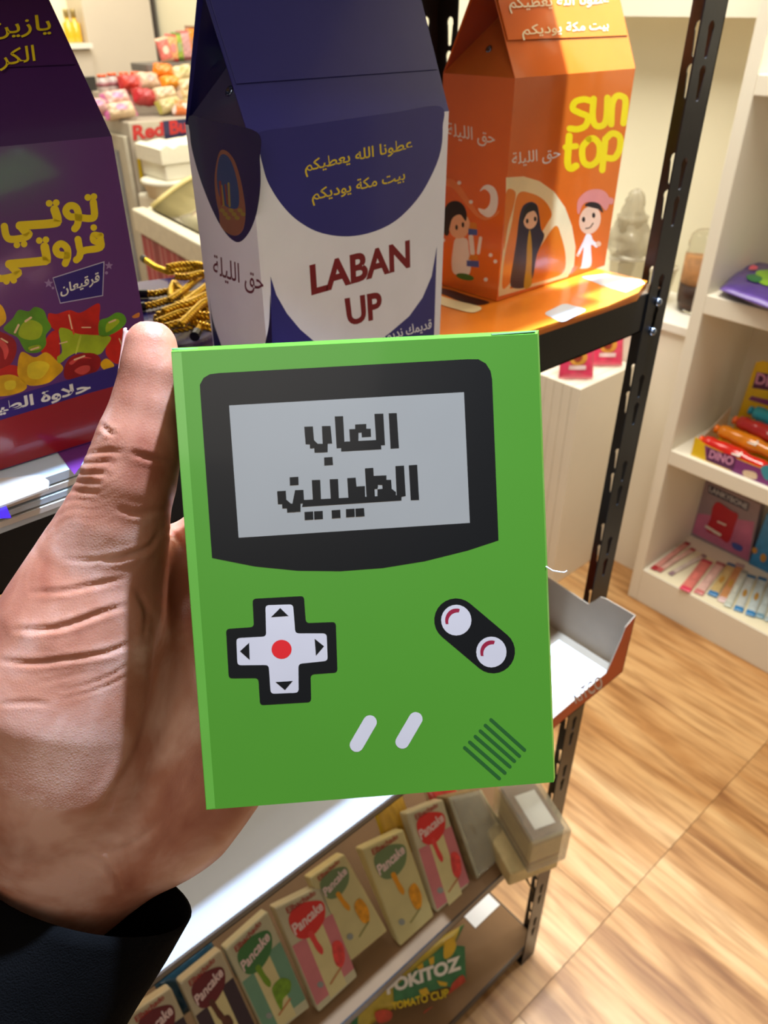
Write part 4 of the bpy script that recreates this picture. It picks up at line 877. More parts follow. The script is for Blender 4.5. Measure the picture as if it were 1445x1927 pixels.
for pi, (st_, q, lb) in enumerate(packs):
    cream, stripe, logo, fruit, nm = STY[st_]
    h = homog([(0, 0), (1, 0), (1, 1), (0, 1)], q)
    def m2(a, b): w_ = h @ np.array([a, b, 1.0]); return (w_[0]/w_[2], w_[1]/w_[2])
    Q = [CP.hit(*p, lay=0) for p in q]
    lift(Q, cn, .4026)
    t = empty('cake_pack', (Q[3]+Q[2])/2-cn*.012, lb, 'cake pack', 'slanted cake packs on the third tier')
    th = .024; B4 = [p-cn*th for p in Q]
    for p in B4: p[2] = max(p[2], .4024)
    m = MB()
    m.add(Q+B4, [[0, 3, 2, 1], [4, 5, 6, 7], [0, 1, 5, 4], [1, 2, 6, 5], [2, 3, 7, 6], [3, 0, 4, 7]])
    m.build('film_wrap', mat('wrap_'+nm, tuple(int(c*.93) for c in cream), .3, coat=.4, var=.05, bump=.25, bscale=60), t, bevel=.003)
    R4 = lambda a0, a1, b0, b1: ('p', [m2(a0, b0), m2(a1, b0), m2(a1, b1), m2(a0, b1)])
    if st_ != 'mango':
        decal('side_stripe', t, CP, 1, mat('stripe_'+nm, stripe, .4, coat=.2), [R4(.02, .30, .36, .93)])
        decal('side_stripe', t, CP, 1, mat('stripe_'+nm, stripe, .4, coat=.2), [R4(.70, .98, .30, .90)])
        decal('cream_panel', t, CP, 1, mat('cream_'+nm, (216, 198, 140), .4), [R4(.30, .70, .30, .97)])
    hv = [m2(.14, .14), m2(.40, .07), m2(.80, .12), m2(.88, .20), m2(.74, .32), m2(.42, .38), m2(.16, .32)]
    decal('logo_blob', t, CP, 2, mat('logo_'+nm, logo, .35, coat=.2), [('sp', hv)])
    decal('logo_drip', t, CP, 2.5, mat('drip_'+nm, fruit, .35, coat=.2), [('sp', [m2(.36, .34), m2(.46, .34), m2(.48, .44), m2(.52, .54), m2(.46, .58), m2(.40, .52), m2(.38, .44)])])
    decal('logo_lettering', t, CP, 3.5, mat('letter_'+nm, (232, 200, 190), .4), [('t', 'Pancake', [m2(.14, .30), m2(.84, .22), m2(.84, .12), m2(.14, .20)], .03)])
    decal('maker_lettering', t, CP, 3, mat('letter_red', (168, 44, 36), .4), [('t', 'Elbachado', [m2(.16, .10), m2(.80, .06), m2(.80, .01), m2(.16, .045)], .02)])
    if st_ == 'choco': fs_ = [m2(.44, .55), m2(.60, .56), m2(.62, .66), m2(.46, .66)]
    elif st_ == 'green': fs_ = [m2(.50, .60), m2(.72, .58), m2(.86, .66), m2(.78, .74), m2(.60, .76), m2(.48, .84), m2(.46, .70)]
    elif st_ == 'straw': fs_ = [m2(.72, .56), m2(.88, .56), m2(.94, .64), m2(.86, .76), m2(.72, .80), m2(.64, .72)]
    else: fs_ = [m2(.60, .58), m2(.80, .54), m2(.86, .68), m2(.74, .80), m2(.60, .76)]
    decal('fruit_picture', t, CP, 3, mat('fruit_'+nm, fruit, .3, coat=.3, var=.25, vscale=120), [('sp', fs_)])
    decal('small_lettering', t, CP, 3, mat('letter_small_'+nm, (150, 140, 80) if st_ == 'mango' else (190, 120, 70), .4), [('s', [m2(.40, .86), m2(.72, .80)], 3)])
    decal('round_mark', t, CP, 3, mat('mark_grey', (150, 150, 140), .4), [('e', m2(.22, .80), 6, 6)])
# second row peeping out behind
def pack_px(name, lb, cat_, grp, q, n, o, th, cols, seed=0, patches=()):
    pl = Pl(o, n, 0); Q = [pl.hit(*p, lay=0) for p in q]
    lift(Q, n, .418)
    u = Q[1]-Q[0]; v = Q[3]-Q[0]
    if np.cross(u, v) @ (EYEP-Q[0]) > 0: pass
    else: Q = [Q[1], Q[0], Q[3], Q[2]]; u = Q[1]-Q[0]; v = Q[3]-Q[0]
    nn = nrm(np.cross(u, v)); return pillow(name, lb, cat_, grp, None, u, v, 1, 1, th, cols, quad=[p-nn*th for p in Q], seed=seed, patches=patches)
RO = (0, cy0+.055, .42)
pack_px('cake_pack', 'yellow topped cake pack behind the front row, under the white board edge', 'cake pack', 'rear cake packs on the third tier', [(700, 1500), (760, 1490), (800, 1600), (738, 1620)], cn, RO, .02, [(216, 170, 60), (222, 184, 40)], 3)
pack_px('cake_pack', 'red topped cake pack behind the strawberry pack at the right', 'cake pack', 'rear cake packs on the third tier', [(800, 1478), (860, 1468), (900, 1580), (840, 1600)], cn, RO, .02, [(206, 70, 60), (214, 190, 150)], 4)
pack_px('cake_pack', 'blue topped cake pack behind the brown packs at the left', 'cake pack', 'rear cake packs on the third tier', [(290, 1850), (400, 1770), (440, 1850), (330, 1930)], cn, RO, .02, [(40, 90, 120), (60, 110, 140)], 5)
M_film = mat('clear_film', (226, 220, 196), .12, trans=.55, var=.02, alpha=.55, bump=.6, bscale=45)
# clear bags of small cakes between the pack row and the post
for k, (q, lb) in enumerate((([(838, 1500), (900, 1486), (985, 1640), (902, 1672)], 'crumpled clear film cake bag between the strawberry pack and the post'), )):
    pl = Pl((0, cy0+.002, .4025), cn, 0); Q = [pl.hit(*p, lay=0) for p in q]
    t = empty('film_bag', (Q[2]+Q[3])/2, lb, 'cake bag')
    MB().add(Q+[np.maximum(p-cn*.03, V(-9, -9, .4025)) for p in Q], [[0, 3, 2, 1], [4, 5, 6, 7], [0, 1, 5, 4], [1, 2, 6, 5], [2, 3, 7, 6], [3, 0, 4, 7]]).build('cake_slice', mat('sponge_tan', (140, 116, 76), .8, var=.2, vscale=60), t, bevel=.004)
    lift(Q, cn, .4026)
    G4 = [Q[1], Q[0], Q[3], Q[2]]
    G4 = G4 if np.cross(G4[1]-G4[0], G4[3]-G4[0]) @ (EYEP-Q[0]) > 0 else Q
    pillow('clear_film', None, None, None, None, G4[1]-G4[0], G4[3]-G4[0], 1, 1, .012, [(190, 184, 150), (190, 184, 150)], parent=t, quad=[p+cn*.001 for p in G4], seed=9).data.materials[0] = M_film
# stacked wrapped cake boxes poking out past the post
M_sp = mat('sponge_cream', (206, 184, 130), .6, var=.12, vscale=50); M_crust = mat('sponge_crust', (104, 56, 32), .6, var=.2, vscale=60)
t = empty('layer_cake_pack', (.66, .37, .43), 'film wrapped brown and cream layered cake block sticking out by the rack post', 'cake')
za, zb_ = .438, .503
p0 = onz(1012, 1612, za); e1 = nrm((onz(1052, 1560, zb_)-onz(985, 1585, zb_))*V(1, 1, 0)); e2 = V(-e1[1], e1[0], 0)
k0 = onz(1003, 1580, zb_)*V(1, 1, 0)
for i_, (m_, ha, hb) in enumerate(((M_crust, za, za+.006), (M_sp, za+.006, zb_-.008), (M_crust, zb_-.008, zb_))):
    MB().obox(k0+V(0, 0, ha), e1*.052, e2*.095, V(0, 0, hb-ha)).build('cake_layer', m_, t, bevel=.001)
MB().obox(k0+V(0, 0, zb_)+e1*.010+e2*.012, e1*.034, e2*.06, V(0, 0, .0012)).build('label_card', M_paper, t)
MB().obox(k0-e1*.007-e2*.010+V(0, 0, za-.003), e1*.066, e2*.115, V(0, 0, zb_-za+.008)).build('clear_film', M_film, t, bevel=.004)
o = MB().obox(k0-e1*.03+e2*.0+V(0, 0, .4015), e1*.085, e2*.10, V(0, 0, .033)).build('cake_block', M_sp, bevel=.004); tag(o, 'cream sponge cake block under the layered cake at the end of the third tier', 'cake')
# ---- bags on the lowest tier
BO = V(.50, .44, .065); bn = nrm(V(-.1, -.80, .6)); BP = Pl(BO, bn, .0006)
q = [(690, 1845), (860, 1720), (872, 1925), (720, 2010)]
t = empty('snack_bag', (.45, .45, .062), 'large green and yellow tomato snack bag standing on the lowest tier', 'snack bag')
Q = [BP.hit(*p, lay=0) for p in [(668, 1862), (880, 1742), (872, 1925), (690, 2030)]]
lift(Q, bn, .078)
Q = Q if np.cross(Q[1]-Q[0], Q[3]-Q[0]) @ (EYEP-Q[0]) > 0 else [Q[1], Q[0], Q[3], Q[2]]
b_ = pillow('bag_film', None, None, None, None, Q[1]-Q[0], Q[3]-Q[0], 1, 1, .03, [(196, 170, 60), (60, 120, 70)], parent=t, quad=[p-nrm(np.cross(Q[1]-Q[0], Q[3]-Q[0]))*.025 for p in Q], seed=11)
FP = Pl(BO+bn*.0075, bn, .0006); z4 = lambda x, y: (680+x/5.558, 1680+y/5.558)
decal('leaf_print', t, FP, 1, mat('bag_green', (62, 122, 74), .35, coat=.3, var=.2, vscale=60), [('p', [z4(*p) for p in [(330, 1000), (560, 800), (870, 540), (1080, 560), (1100, 1060), (900, 980), (700, 1040), (560, 1130), (340, 1140)]])])
decal('leaf_print', t, FP, 2, mat('bag_yellow', (214, 172, 36), .35, coat=.3), [('sp', [z4(*p) for p in [(880, 500), (960, 470), (990, 560), (940, 660), (870, 690), (860, 600)]]), ('p', [z4(*p) for p in [(700, 690), (760, 660), (760, 740), (720, 760)]]), ('p', [z4(*p) for p in [(580, 780), (640, 730), (650, 790), (600, 810)]]), ('p', [z4(*p) for p in [(600, 1020), (680, 990), (720, 1060), (620, 1070)]]), ('p', [z4(*p) for p in [(790, 920), (900, 940), (890, 980), (820, 970)]])])
decal('tomato_print', t, FP, 3, mat('bag_tomato', (196, 70, 40), .3, coat=.4, var=.2, vscale=80), [('sp', [z4(*p) for p in [(960, 940), (1060, 860), (1090, 960), (1020, 1060), (900, 1110), (930, 1010)]]), ('sp', [z4(*p) for p in [(660, 1240), (800, 1170), (830, 1220), (760, 1290), (670, 1300)]]), ('sp', [z4(*p) for p in [(140, 1260), (230, 1220), (320, 1250), (300, 1330), (180, 1360)]])])
decal('bag_lettering', t, FP, 4, M_w, [('t', 'POKITOZ', [z4(270, 1070), z4(1050, 800), z4(1030, 655), z4(250, 930)], .05)])
decal('bag_lettering', t, FP, 4, M_yel, [('t', 'TOMATO CUP', [z4(330, 1230), z4(920, 1090), z4(905, 1000), z4(315, 1150)], .02)])
t = empty('snack_bag', (.60, .56, .062), 'dark red snack bag with white flowers behind the tomato bag on the lowest tier', 'snack bag')
BP2 = Pl((.55, .52, .07), bn, .0006); Q = [BP2.hit(*p, lay=0) for p in [(800, 1690), (918, 1665), (912, 1800), (820, 1860)]]
lift(Q, bn, .084)
fl_ = np.cross(Q[1]-Q[0], Q[3]-Q[0]) @ (EYEP-Q[0]) > 0
Q = Q if fl_ else [Q[1], Q[0], Q[3], Q[2]]; nn = nrm(np.cross(Q[1]-Q[0], Q[3]-Q[0]))
pillow('bag_film', None, None, None, None, Q[1]-Q[0], Q[3]-Q[0], 1, 1, .03, [(150, 50, 52), (176, 60, 40)], parent=t, quad=[p-nn*.03 for p in Q], seed=12)
FP2 = Pl(V(.55, .52, .07)+bn*.0015, bn, .0006)
for c_, r_, mt in (((878, 1760), 9, mat('bag_orange', (206, 92, 40), .35)), ((905, 1725), 8, M_w), ((903, 1752), 5, M_w), ((895, 1785), 10, M_w), ((880, 1765), 4, M_w)):
    decal('flower_print', t, FP2, 1 if r_ > 8 else 2, mt, [('e', c_, r_, r_*.8, 30, 9)])
# ================================================================ white board stack with pink pouches
t = empty('board_stack', (1.73, 1.15, 0), 'upright stack of tall white boards on the floor behind the rack', 'boards')
for k in range(7):
    MB().box((1.617, 1.060+.0285*k, 0), (1.865, 1.060+.0285*k+.0272, .660)).build('board', M_unit, t, bevel=.0015)
M_pk = mat('pouch_pink', (226, 66, 104), .25, coat=.5, var=.12, vscale=60)
for k, (cx_, cy_, lb) in enumerate(((1.665, 1.115, 'pink jelly pouch at the left front of the white board stack'), (1.742, 1.205, 'pink jelly pouch half hidden between the other two'), (1.80, 1.115, 'pink jelly pouch at the right on the white board stack, beside the post'))):
    t = empty('jelly_pouch', (cx_, cy_, .6605), lb, 'pouch', 'pink jelly pouches')
    u = nrm(V(.74, -.67, 0)); v = nrm(V(.15, .2, .96)); m = MB()
    pillow('pouch_film', None, None, None, V(cx_, cy_, .6605)+v*.066, v, -u, .130, .092, .022, [(226, 66, 104), (236, 110, 140)], parent=t, seed=20+k, crimp=.05,
           patches=(('food_picture', (214, 150, 60), -.45, .25, -.55, .55, -.0018), ('white_band', (238, 210, 210), -.62, -.45, -.5, .5, .0016), ('label_patch', (150, 60, 40), -.3, .1, -.25, .3, -.003)))
    MB().lathe(V(cx_, cy_, .6605)+v*.130-np.cross(u, v)*0.0, [(.005, 0), (.005, .012), (.009, .012), (.009, .026), (.007, .028)], 14, v).build('cap', M_w, t)
# ================================================================ items on the right-hand counter: jar and wrapped cups
M_glass = mat('clear_glass', (240, 240, 232), .04, trans=1.0, var=0, ior=1.2)
t = empty('glass_jar', (1.955, .975, .80), 'tall clear glass jar of brown layered contents on the counter beside the shelf unit', 'jar')
jc = onz(1301, 584, .8015)
MB().lathe(jc, [(.034, 0), (.040, .006), (.046, .04), (.046, .15), (.042, .165), (.044, .18), (.040, .20), (.030, .21)], 28).build('jar_glass', M_glass, t, smooth=True)
MB().lathe(jc, [(.030, .008), (.041, .03), (.041, .075)], 24).build('dark_contents', mat('tea_dark', (74, 46, 34), .5, var=.5, vscale=40), t, smooth=True)
MB().lathe(jc, [(.040, .0755), (.041, .09), (.0405, .145)], 24).build('amber_contents', mat('amber_layer', (196, 140, 92), .5, var=.3, vscale=30), t, smooth=True)
WLOC[t.name]
for k, (x, y, z_, r, h_, lb) in enumerate(((1192, 450, .80, .040, .10, 'clear film wrapped plastic cup on the counter, nearest the orange carton'), (1240, 500, .80, .040, .09, 'clear film wrapped plastic cup on the counter, right beside the rack post'), (1160, 520, .80, .036, .09, 'clear plastic cup low behind the orange carton edge'))):
    c_ = onx(x, y+34, 1.99); c_[2] = .801
    t = empty('plastic_cup', c_, lb, 'cup', 'wrapped plastic cups')
    MB().lathe(c_, [(r*.7, 0), (r*.75, .003), (r, h_), (r*1.06, h_+.004), (r*1.06, h_+.010), (r*.96, h_+.012), (r*.5, h_+.026)], 24).build('cup_wall', mat('cup_plastic', (206, 196, 172), .08, trans=.6, alpha=.7, var=.05, ior=1.2), t, smooth=True)
    MB().lathe(c_+V(0, 0, h_+.004), [(r*1.08, 0), (r*1.1, .004), (r*1.08, .009)], 24).build('cup_rim', mat('rim_plastic', (236, 230, 210), .1, alpha=.6), t, smooth=True)
c_ = onx(1196, 380, 1.99)
t = empty('film_bag', (c_[0], c_[1], .912), 'crumpled clear plastic bag of cups, standing above the wrapped cups', 'plastic bag')
r_ = np.random.default_rng(3); m = MB(); NU, NV = 18, 22; vs = []
for i in range(NU):
    f_ = i/(NU-1); rad = (.055*(1-f_)**.55+.006)*(1+.15*math.sin(7*f_))
    for j in range(NV):
        th = 2*math.pi*j/NV; rr = rad*(1+.16*math.sin(5*th+6*f_)+.10*r_.uniform(-1, 1)); vs.append(V(c_[0]+rr*math.cos(th)*.8, c_[1]+rr*math.sin(th), .915+.17*f_))
m.add(vs, [[i*NV+j, i*NV+(j+1) % NV, (i+1)*NV+(j+1) % NV, (i+1)*NV+j] for i in range(NU-1) for j in range(NV)])
m.build('bag_film', mat('bag_film', (196, 186, 162), .1, trans=.35, alpha=.7, var=.05), t, smooth=True)
MB().lathe(V(c_[0], c_[1], .9155), [(.030, 0), (.042, .09), (.044, .10)], 20).build('inner_cups', mat('cup_plastic', (224, 216, 196), .08), t, smooth=True)
# ================================================================ candy in the white unit
t = empty('candy_bag', (1.9, .74, .9305), 'purple candy bag with green and pink print on the upper white shelf', 'candy bag')
QA = [onz(1350, 556, .9345), onz(1404, 500, .9345), onz(1520, 540, .9345), onz(1475, 604, .9345)]
u = QA[1]-QA[0]; v = QA[3]-QA[0]; fl_ = np.cross(u, v)[2] > 0
QB = QA if fl_ else [QA[1], QA[0], QA[3], QA[2]]
pillow('bag_film', None, None, None, None, QB[1]-QB[0], QB[3]-QB[0], 1, 1, .035, [(70, 48, 120), (96, 70, 150)], parent=t, quad=[p-V(0, 0, .003) for p in QB], seed=31, crimp=.07,
  patches=(('green_splash', (130, 180, 40), -.45, .45, -.35, .55, -.002), ('leaf_splash', (30, 110, 60), .1, .5, -.5, -.05, -.003), ('white_patch', (230, 224, 220), -.2, .12, .1, .35, -.004), ('pink_patch', (220, 90, 110), -.35, -.05, -.65, -.4, -.003), ('pink_patch', (206, 60, 90), -.1, .1, .35, .6, -.005)))
# display box of candy tubes
t = empty('candy_display', (1.83, .7, .5145), 'yellow and purple card display box of dinosaur candy on the middle white shelf', 'display box')
M_dy = mat('dino_yellow', (228, 188, 24), .4, coat=.2); M_dp = mat('dino_purple', (128, 52, 124), .4, coat=.2); M_dpd = mat('dino_deep', (88, 36, 84), .4)
dx = 1.775; DP = Pl((dx, 0, 0), (1, 0, 0), .0004)
fr = [(1299, 858), (1308, 822), (1326, 836), (1362, 853), (1400, 868), (1450, 888), (1520, 915), (1515, 955), (1445, 922), (1400, 906), (1345, 885)]
P = [onx(*p, dx) for p in fr]; f, vs_ = tess([[(-p[1], p[2]) for p in P]]); n = len(P); Bk = [p+V(.0015, 0, 0) for p in P]
MB().add(P+Bk, [list(q) for q in f]+[[i+n for i in q[::-1]] for q in f]+[[i, (i+1) % n, n+(i+1) % n, n+i] for i in range(n)]).build('front_lip', M_dy, t)
decal('purple_print', t, DP, 1, M_dp, [('p', [(1326, 838), (1400, 869), (1510, 912), (1506, 944), (1430, 912), (1385, 892), (1372, 884), (1328, 866)])])
decal('title_plate', t, DP, 2, M_dpd, [('p', [(1331, 843), (1386, 860), (1380, 885), (1329, 866)])])
decal('title_lettering', t, DP, 3, mat('dino_pink', (216, 150, 190), .4), [('t', 'DINO', [(1333, 861), (1377, 877), (1382, 861), (1337, 846)], .03)])
decal('sweet_print', t, DP, 2, mat('dino_teal', (60, 150, 170), .4), [('sp', [(1432, 880), (1450, 876), (1470, 890), (1465, 905), (1440, 902)])])
decal('sweet_print', t, DP, 2, mat('dino_cream', (226, 200, 170), .4), [('sp', [(1400, 885), (1422, 890), (1422, 902), (1400, 896)])])
ya, yb = onx(1299, 858, dx)[1], onx(1520, 950, dx)[1]
MB().box((dx+.002, yb, .5145), (dx+.17, ya, .516)).build('tray_base', M_dy, t)
MB().add([(dx+.001, ya, .516), (dx+.17, ya, .516), (dx+.17, ya, .60), (dx+.03, ya, .55), (dx+.001, ya, .545), (dx+.001, ya-.0015, .516), (dx+.17, ya-.0015, .516), (dx+.17, ya-.0015, .60), (dx+.03, ya-.0015, .55), (dx+.001, ya-.0015, .545)],
  [[0, 1, 2, 3, 4], [9, 8, 7, 6, 5], [0, 5, 6, 1], [1, 6, 7, 2], [2, 7, 8, 3], [3, 8, 9, 4]]).build('tray_side', mat('tray_inside', (222, 200, 176), .6), t)
hx = 1.965; HP = Pl((hx, 0, 0), (1, 0, 0), .0004)
P = [onx(*p, hx) for p in ((1398, 738), (1422, 682), (1435, 679), (1520, 700), (1510, 790))]; Bk = [p+V(.002, 0, 0) for p in P]
P[0][2] = Bk[0][2] = P[4][2] = Bk[4][2] = .516
MB().add(P+Bk, [[0, 1, 2, 3, 4], [9, 8, 7, 6, 5]]+[[i, (i+1) % 5, 5+(i+1) % 5, 5+i] for i in range(5)]).build('header_card', M_dy, t)
decal('title_plate', t, HP, 1, M_dpd, [('p', [(1424, 700), (1520, 715), (1512, 745), (1415, 730)])])
decal('title_lettering', t, HP, 2, mat('dino_pink', (216, 150, 190), .4), [('t', 'DINO', [(1420, 722), (1495, 740), (1500, 716), (1425, 701)], .03)])
decal('sweet_print', t, HP, 1, M_dp, [('p', [(1414, 745), (1520, 770), (1516, 785), (1408, 752)])])
k = 0
for row, (xx, zz_, col, cap_, off, nmr) in enumerate(((1.80, .553, (226, 40, 30), (240, 90, 30), .004, 'red'), (1.838, .578, (240, 140, 20), (236, 120, 10), .020, 'orange'), (1.876, .600, (200, 44, 40), (230, 100, 30), .045, 'dark red'), (1.914, .622, (40, 180, 200), (30, 150, 180), .062, 'turquoise'))):
    yy = ya-.010-off
    o = empty('candy_tube', (xx, yy-.05, zz_-.016), nmr+' candy tube lying across the display box', 'candy tube', 'coloured candy tubes in the display box')
    MB().lathe(V(xx, yy, zz_), [(.008, 0), (.017, .004), (.0195, .02), (.017, .034), (.021, .05), (.0215, .10), (.016, .125), (.018, .16), (.013, .175)], 18, (0, -1, -.06)).build('tube_body', mat('tube_'+nmr, col, .15, coat=.8, trans=.15, var=.15), o, smooth=True)
    MB().lathe(V(xx, yy+.001, zz_), [(.007, 0), (.011, -.004), (.011, -.010), (.006, -.012)], 14, (0, -1, -.06)).build('tube_cap', mat('cap_'+nmr, cap_, .2, coat=.5), o, smooth=True)
    MB().obox(V(xx-.0200, yy-.085, zz_+.004), V(0, -.022, 0), V(.012, 0, .009), V(-.0004, 0, .0004)).build('tube_label', M_w, o)
for k_ in range(3):
    yy = ya-.035-.05*k_; o = empty('candy_toy', (1.792, yy, .5165), ('red candy toy at the left front of the display box', 'orange candy toy in the middle front of the display box', 'pink candy toy at the right front of the display box')[k_], 'candy toy', 'small candy toys in the display box')
    MB().lathe(V(1.793, yy, .517), [(.009, 0), (.013, .010), (.010, .018), (.0115, .024), (.004, .032)], 14).build('toy_body', mat('toy_%d' % k_, ((214, 50, 24), (234, 150, 40), (226, 150, 150))[k_], .2, coat=.6), o, smooth=True)
# character-free boxes in the bottom cubby
def thinbox(name, lb, cat_, q, X, prints, col):
    P = [onx(*p, X) for p in q]; zmin = min(p[2] for p in P)
    for i in (2, 3): P[i][2] = .1155
    t = empty(name, (X+.02, (P[2][1]+P[3][1])/2, .1155), lb, cat_); Bk = [p+V(.028, 0, 0) for p in P]
    MB().add(P+Bk, [[0, 3, 2, 1], [4, 5, 6, 7], [0, 1, 5, 4], [1, 2, 6, 5], [2, 3, 7, 6], [3, 0, 4, 7]]).build('box_body', col, t)
    for k, (nm, mt, sh) in enumerate(prints): decal(nm, t, Pl((X, 0, 0), (1, 0, 0), .0005), 1+k, mt, sh)
    return t
z2 = lambda x, y: (1160+x/3.853, 800+y/3.853); Z2 = lambda l: [z2(*p) for p in l]
thinbox('toy_box', 'pink and grey toy box with a red figure print in the bottom cubby', 'toy box', [(1326, 904), (1431, 950), (1409, 1058), (1300, 1003)], 2.025, (
  ('pink_print', mat('toy_pink', (196, 112, 150), .4, coat=.2, var=.15, vscale=20), [('p', Z2([(590, 640), (1000, 700), (955, 985), (548, 780)]))]),
  ('title_plate', mat('toy_navy', (60, 62, 84), .4), [('p', Z2([(665, 430), (965, 570), (950, 625), (665, 490)]))]),
  ('title_lettering', mat('toy_silver', (190, 192, 204), .4), [('t', 'LANKYBONE', Z2([(672, 480), (945, 612), (955, 575), (675, 440)]), .03)]),
  ('red_figure', mat('toy_red', (186, 36, 50), .4), [('sp', Z2([(700, 590), (740, 560), (830, 620), (880, 650), (860, 720), (810, 850), (740, 810), (650, 760), (680, 680)]))]),
  ('small_lettering', M_w, [('s', Z2([(650, 735), (700, 765)]), 5), ('s', Z2([(705, 770), (750, 795)]), 5), ('s', Z2([(735, 700), (790, 725)]), 3)]),
  ('age_mark', mat('toy_blue', (70, 90, 170), .4), [('sp', Z2([(840, 850), (910, 880), (900, 915), (845, 890)]))])), mat('toy_grey', (150, 132, 142), .4, coat=.2))
thinbox('toy_box', 'blue toy box beside the pink one in the bottom cubby', 'toy box', [(1443, 966), (1530, 1004), (1500, 1108), (1409, 1060)], 2.02, (
  ('print_patch', mat('toy_tan', (206, 150, 70), .4), [('e', (1436, 1050), 6, 8), ('e', (1420, 1036), 5, 6)]),), mat('toy_box_blue', (58, 140, 196), .4, coat=.2, var=.2, vscale=30))
# thin stick packs on the bottom board
M_kr = mat('liner_cream', (240, 232, 202), .5, var=.03)
o = MB().box((1.763, .47, .1152), (1.96, .835, .1162)).build('shelf_liner', M_kr); tag(o, 'cream paper liner under the stick packs in the bottom cubby', 'paper')
sticks = [((262, 1048), (520, 852), 15, (214, 150, 140), (176, 40, 50), 'pale pink stick pack with a dark red end, leftmost in the bottom cubby'),
 ((300, 1062), (560, 900), 13, (222, 180, 168), (196, 90, 90), 'pale pink stick pack second from the left in the bottom cubby'),
 ((385, 1085), (640, 945), 12, (216, 200, 190), (150, 120, 130), 'thin whitish stick pack third from the left in the bottom cubby'),
 ((490, 1205), (660, 985), 26, (226, 130, 120), (214, 60, 90), 'wide pink stick pack in the middle of the bottom cubby'),
 ((590, 1225), (760, 1000), 22, (232, 190, 180), (206, 120, 120), 'pale rose stick pack right of the wide pink one'),
 ((690, 1240), (840, 1010), 22, (216, 190, 130), (60, 130, 190), 'blue ended stick pack with yellow print in the bottom cubby'),
 ((760, 1285), (900, 1010), 20, (210, 150, 100), (220, 190, 190), 'orange and white stick pack in the bottom cubby'),
 ((800, 1320), (930, 1060), 17, (214, 220, 210), (190, 200, 190), 'plain whitish stick pack before the blue ended pair'),
 ((880, 1350), (980, 1090), 20, (214, 222, 220), (50, 130, 190), 'white stick pack with a blue end, left of a like pair'),
 ((965, 1385), (1060, 1110), 20, (206, 222, 226), (50, 130, 190), 'white stick pack with a blue end, right of a like pair'),
 ((1035, 1400), (1130, 1150), 18, (196, 212, 214), (120, 160, 180), 'pale blue stick pack at the right frame edge'),
 ((1100, 1430), (1190, 1200), 18, (206, 216, 210), (170, 190, 196), 'whitish stick pack cut by the right frame edge')]
for k, (a, b, wmm, c1, c2, lb) in enumerate(sticks):
    A, B = onz(*z2(*a), .119), onz(*z2(*b), .119); u = B-A; L = np.linalg.norm(u); v = np.cross(V(0, 0, 1), u)
    pillow('stick_pack', lb, 'stick pack', 'stick packs in the bottom cubby', (A+B)/2+V(0, 0, -.0027+.0012*(k % 2)), u, v, L, wmm*.0012, .008, [c1, c2], seed=40+k, crimp=.12,
           patches=(('print_patch', (196, 150, 70) if k in (5, 6, 8, 9) else tuple(min(255, int(c*1.08)) for c in c1), -.3, .1, -.5, .5, -.0006),))
# ================================================================ far back: drinks fridge, snack bags, freezer, foam boxes
fz = 1.115; fx, fy_ = 1.475, 3.21
t = empty('drinks_fridge', (1.85, 3.5, 0), 'silver drinks fridge with red lettering and glass door, far back left', 'fridge')
M_sil = mat('fridge_silver', (176, 166, 150), .35, var=.04); M_fn = mat('fridge_navy', (36, 36, 74), .35); M_grey = mat('fridge_inside', (96, 98, 108), .3, var=.3, vscale=8)
MB().box((fx, fy_, 0), (2.1, 3.9, fz)).build('cabinet_body', M_sil, t, bevel=.006)
MB().box((fx-.02, fy_+.02, .12), (fx-.002, 3.86, fz-.05)).build('door_frame', mat('fridge_frame', (190, 182, 162), .4), t, bevel=.004)
MB().box((fx-.026, fy_+.09, .2), (fx-.0205, 3.80, fz-.11)).build('door_glass', mat('fridge_glass', (100, 104, 116), .12, var=.35, vscale=7, coat=.6), t)
FPn = Pl((0, fy_-.0015, 0), (0, 1, 0), .0008)
MB().box((ony(307, 240, fy_)[0], fy_-.0015, .6), (2.098, fy_-.0002, fz-.005)).build('navy_panel', M_fn, t)
decal('fridge_lettering', t, FPn, 1, mat('fridge_red', (176, 34, 34), .4), [('t', 'Red Bull', [(251, 265), (366, 247), (364, 222), (249, 236)], .04)])
decal('yellow_panel', t, FPn, 1, M_yel, [('p', [(257, 290), (262, 290), (272, 346), (264, 344)])])
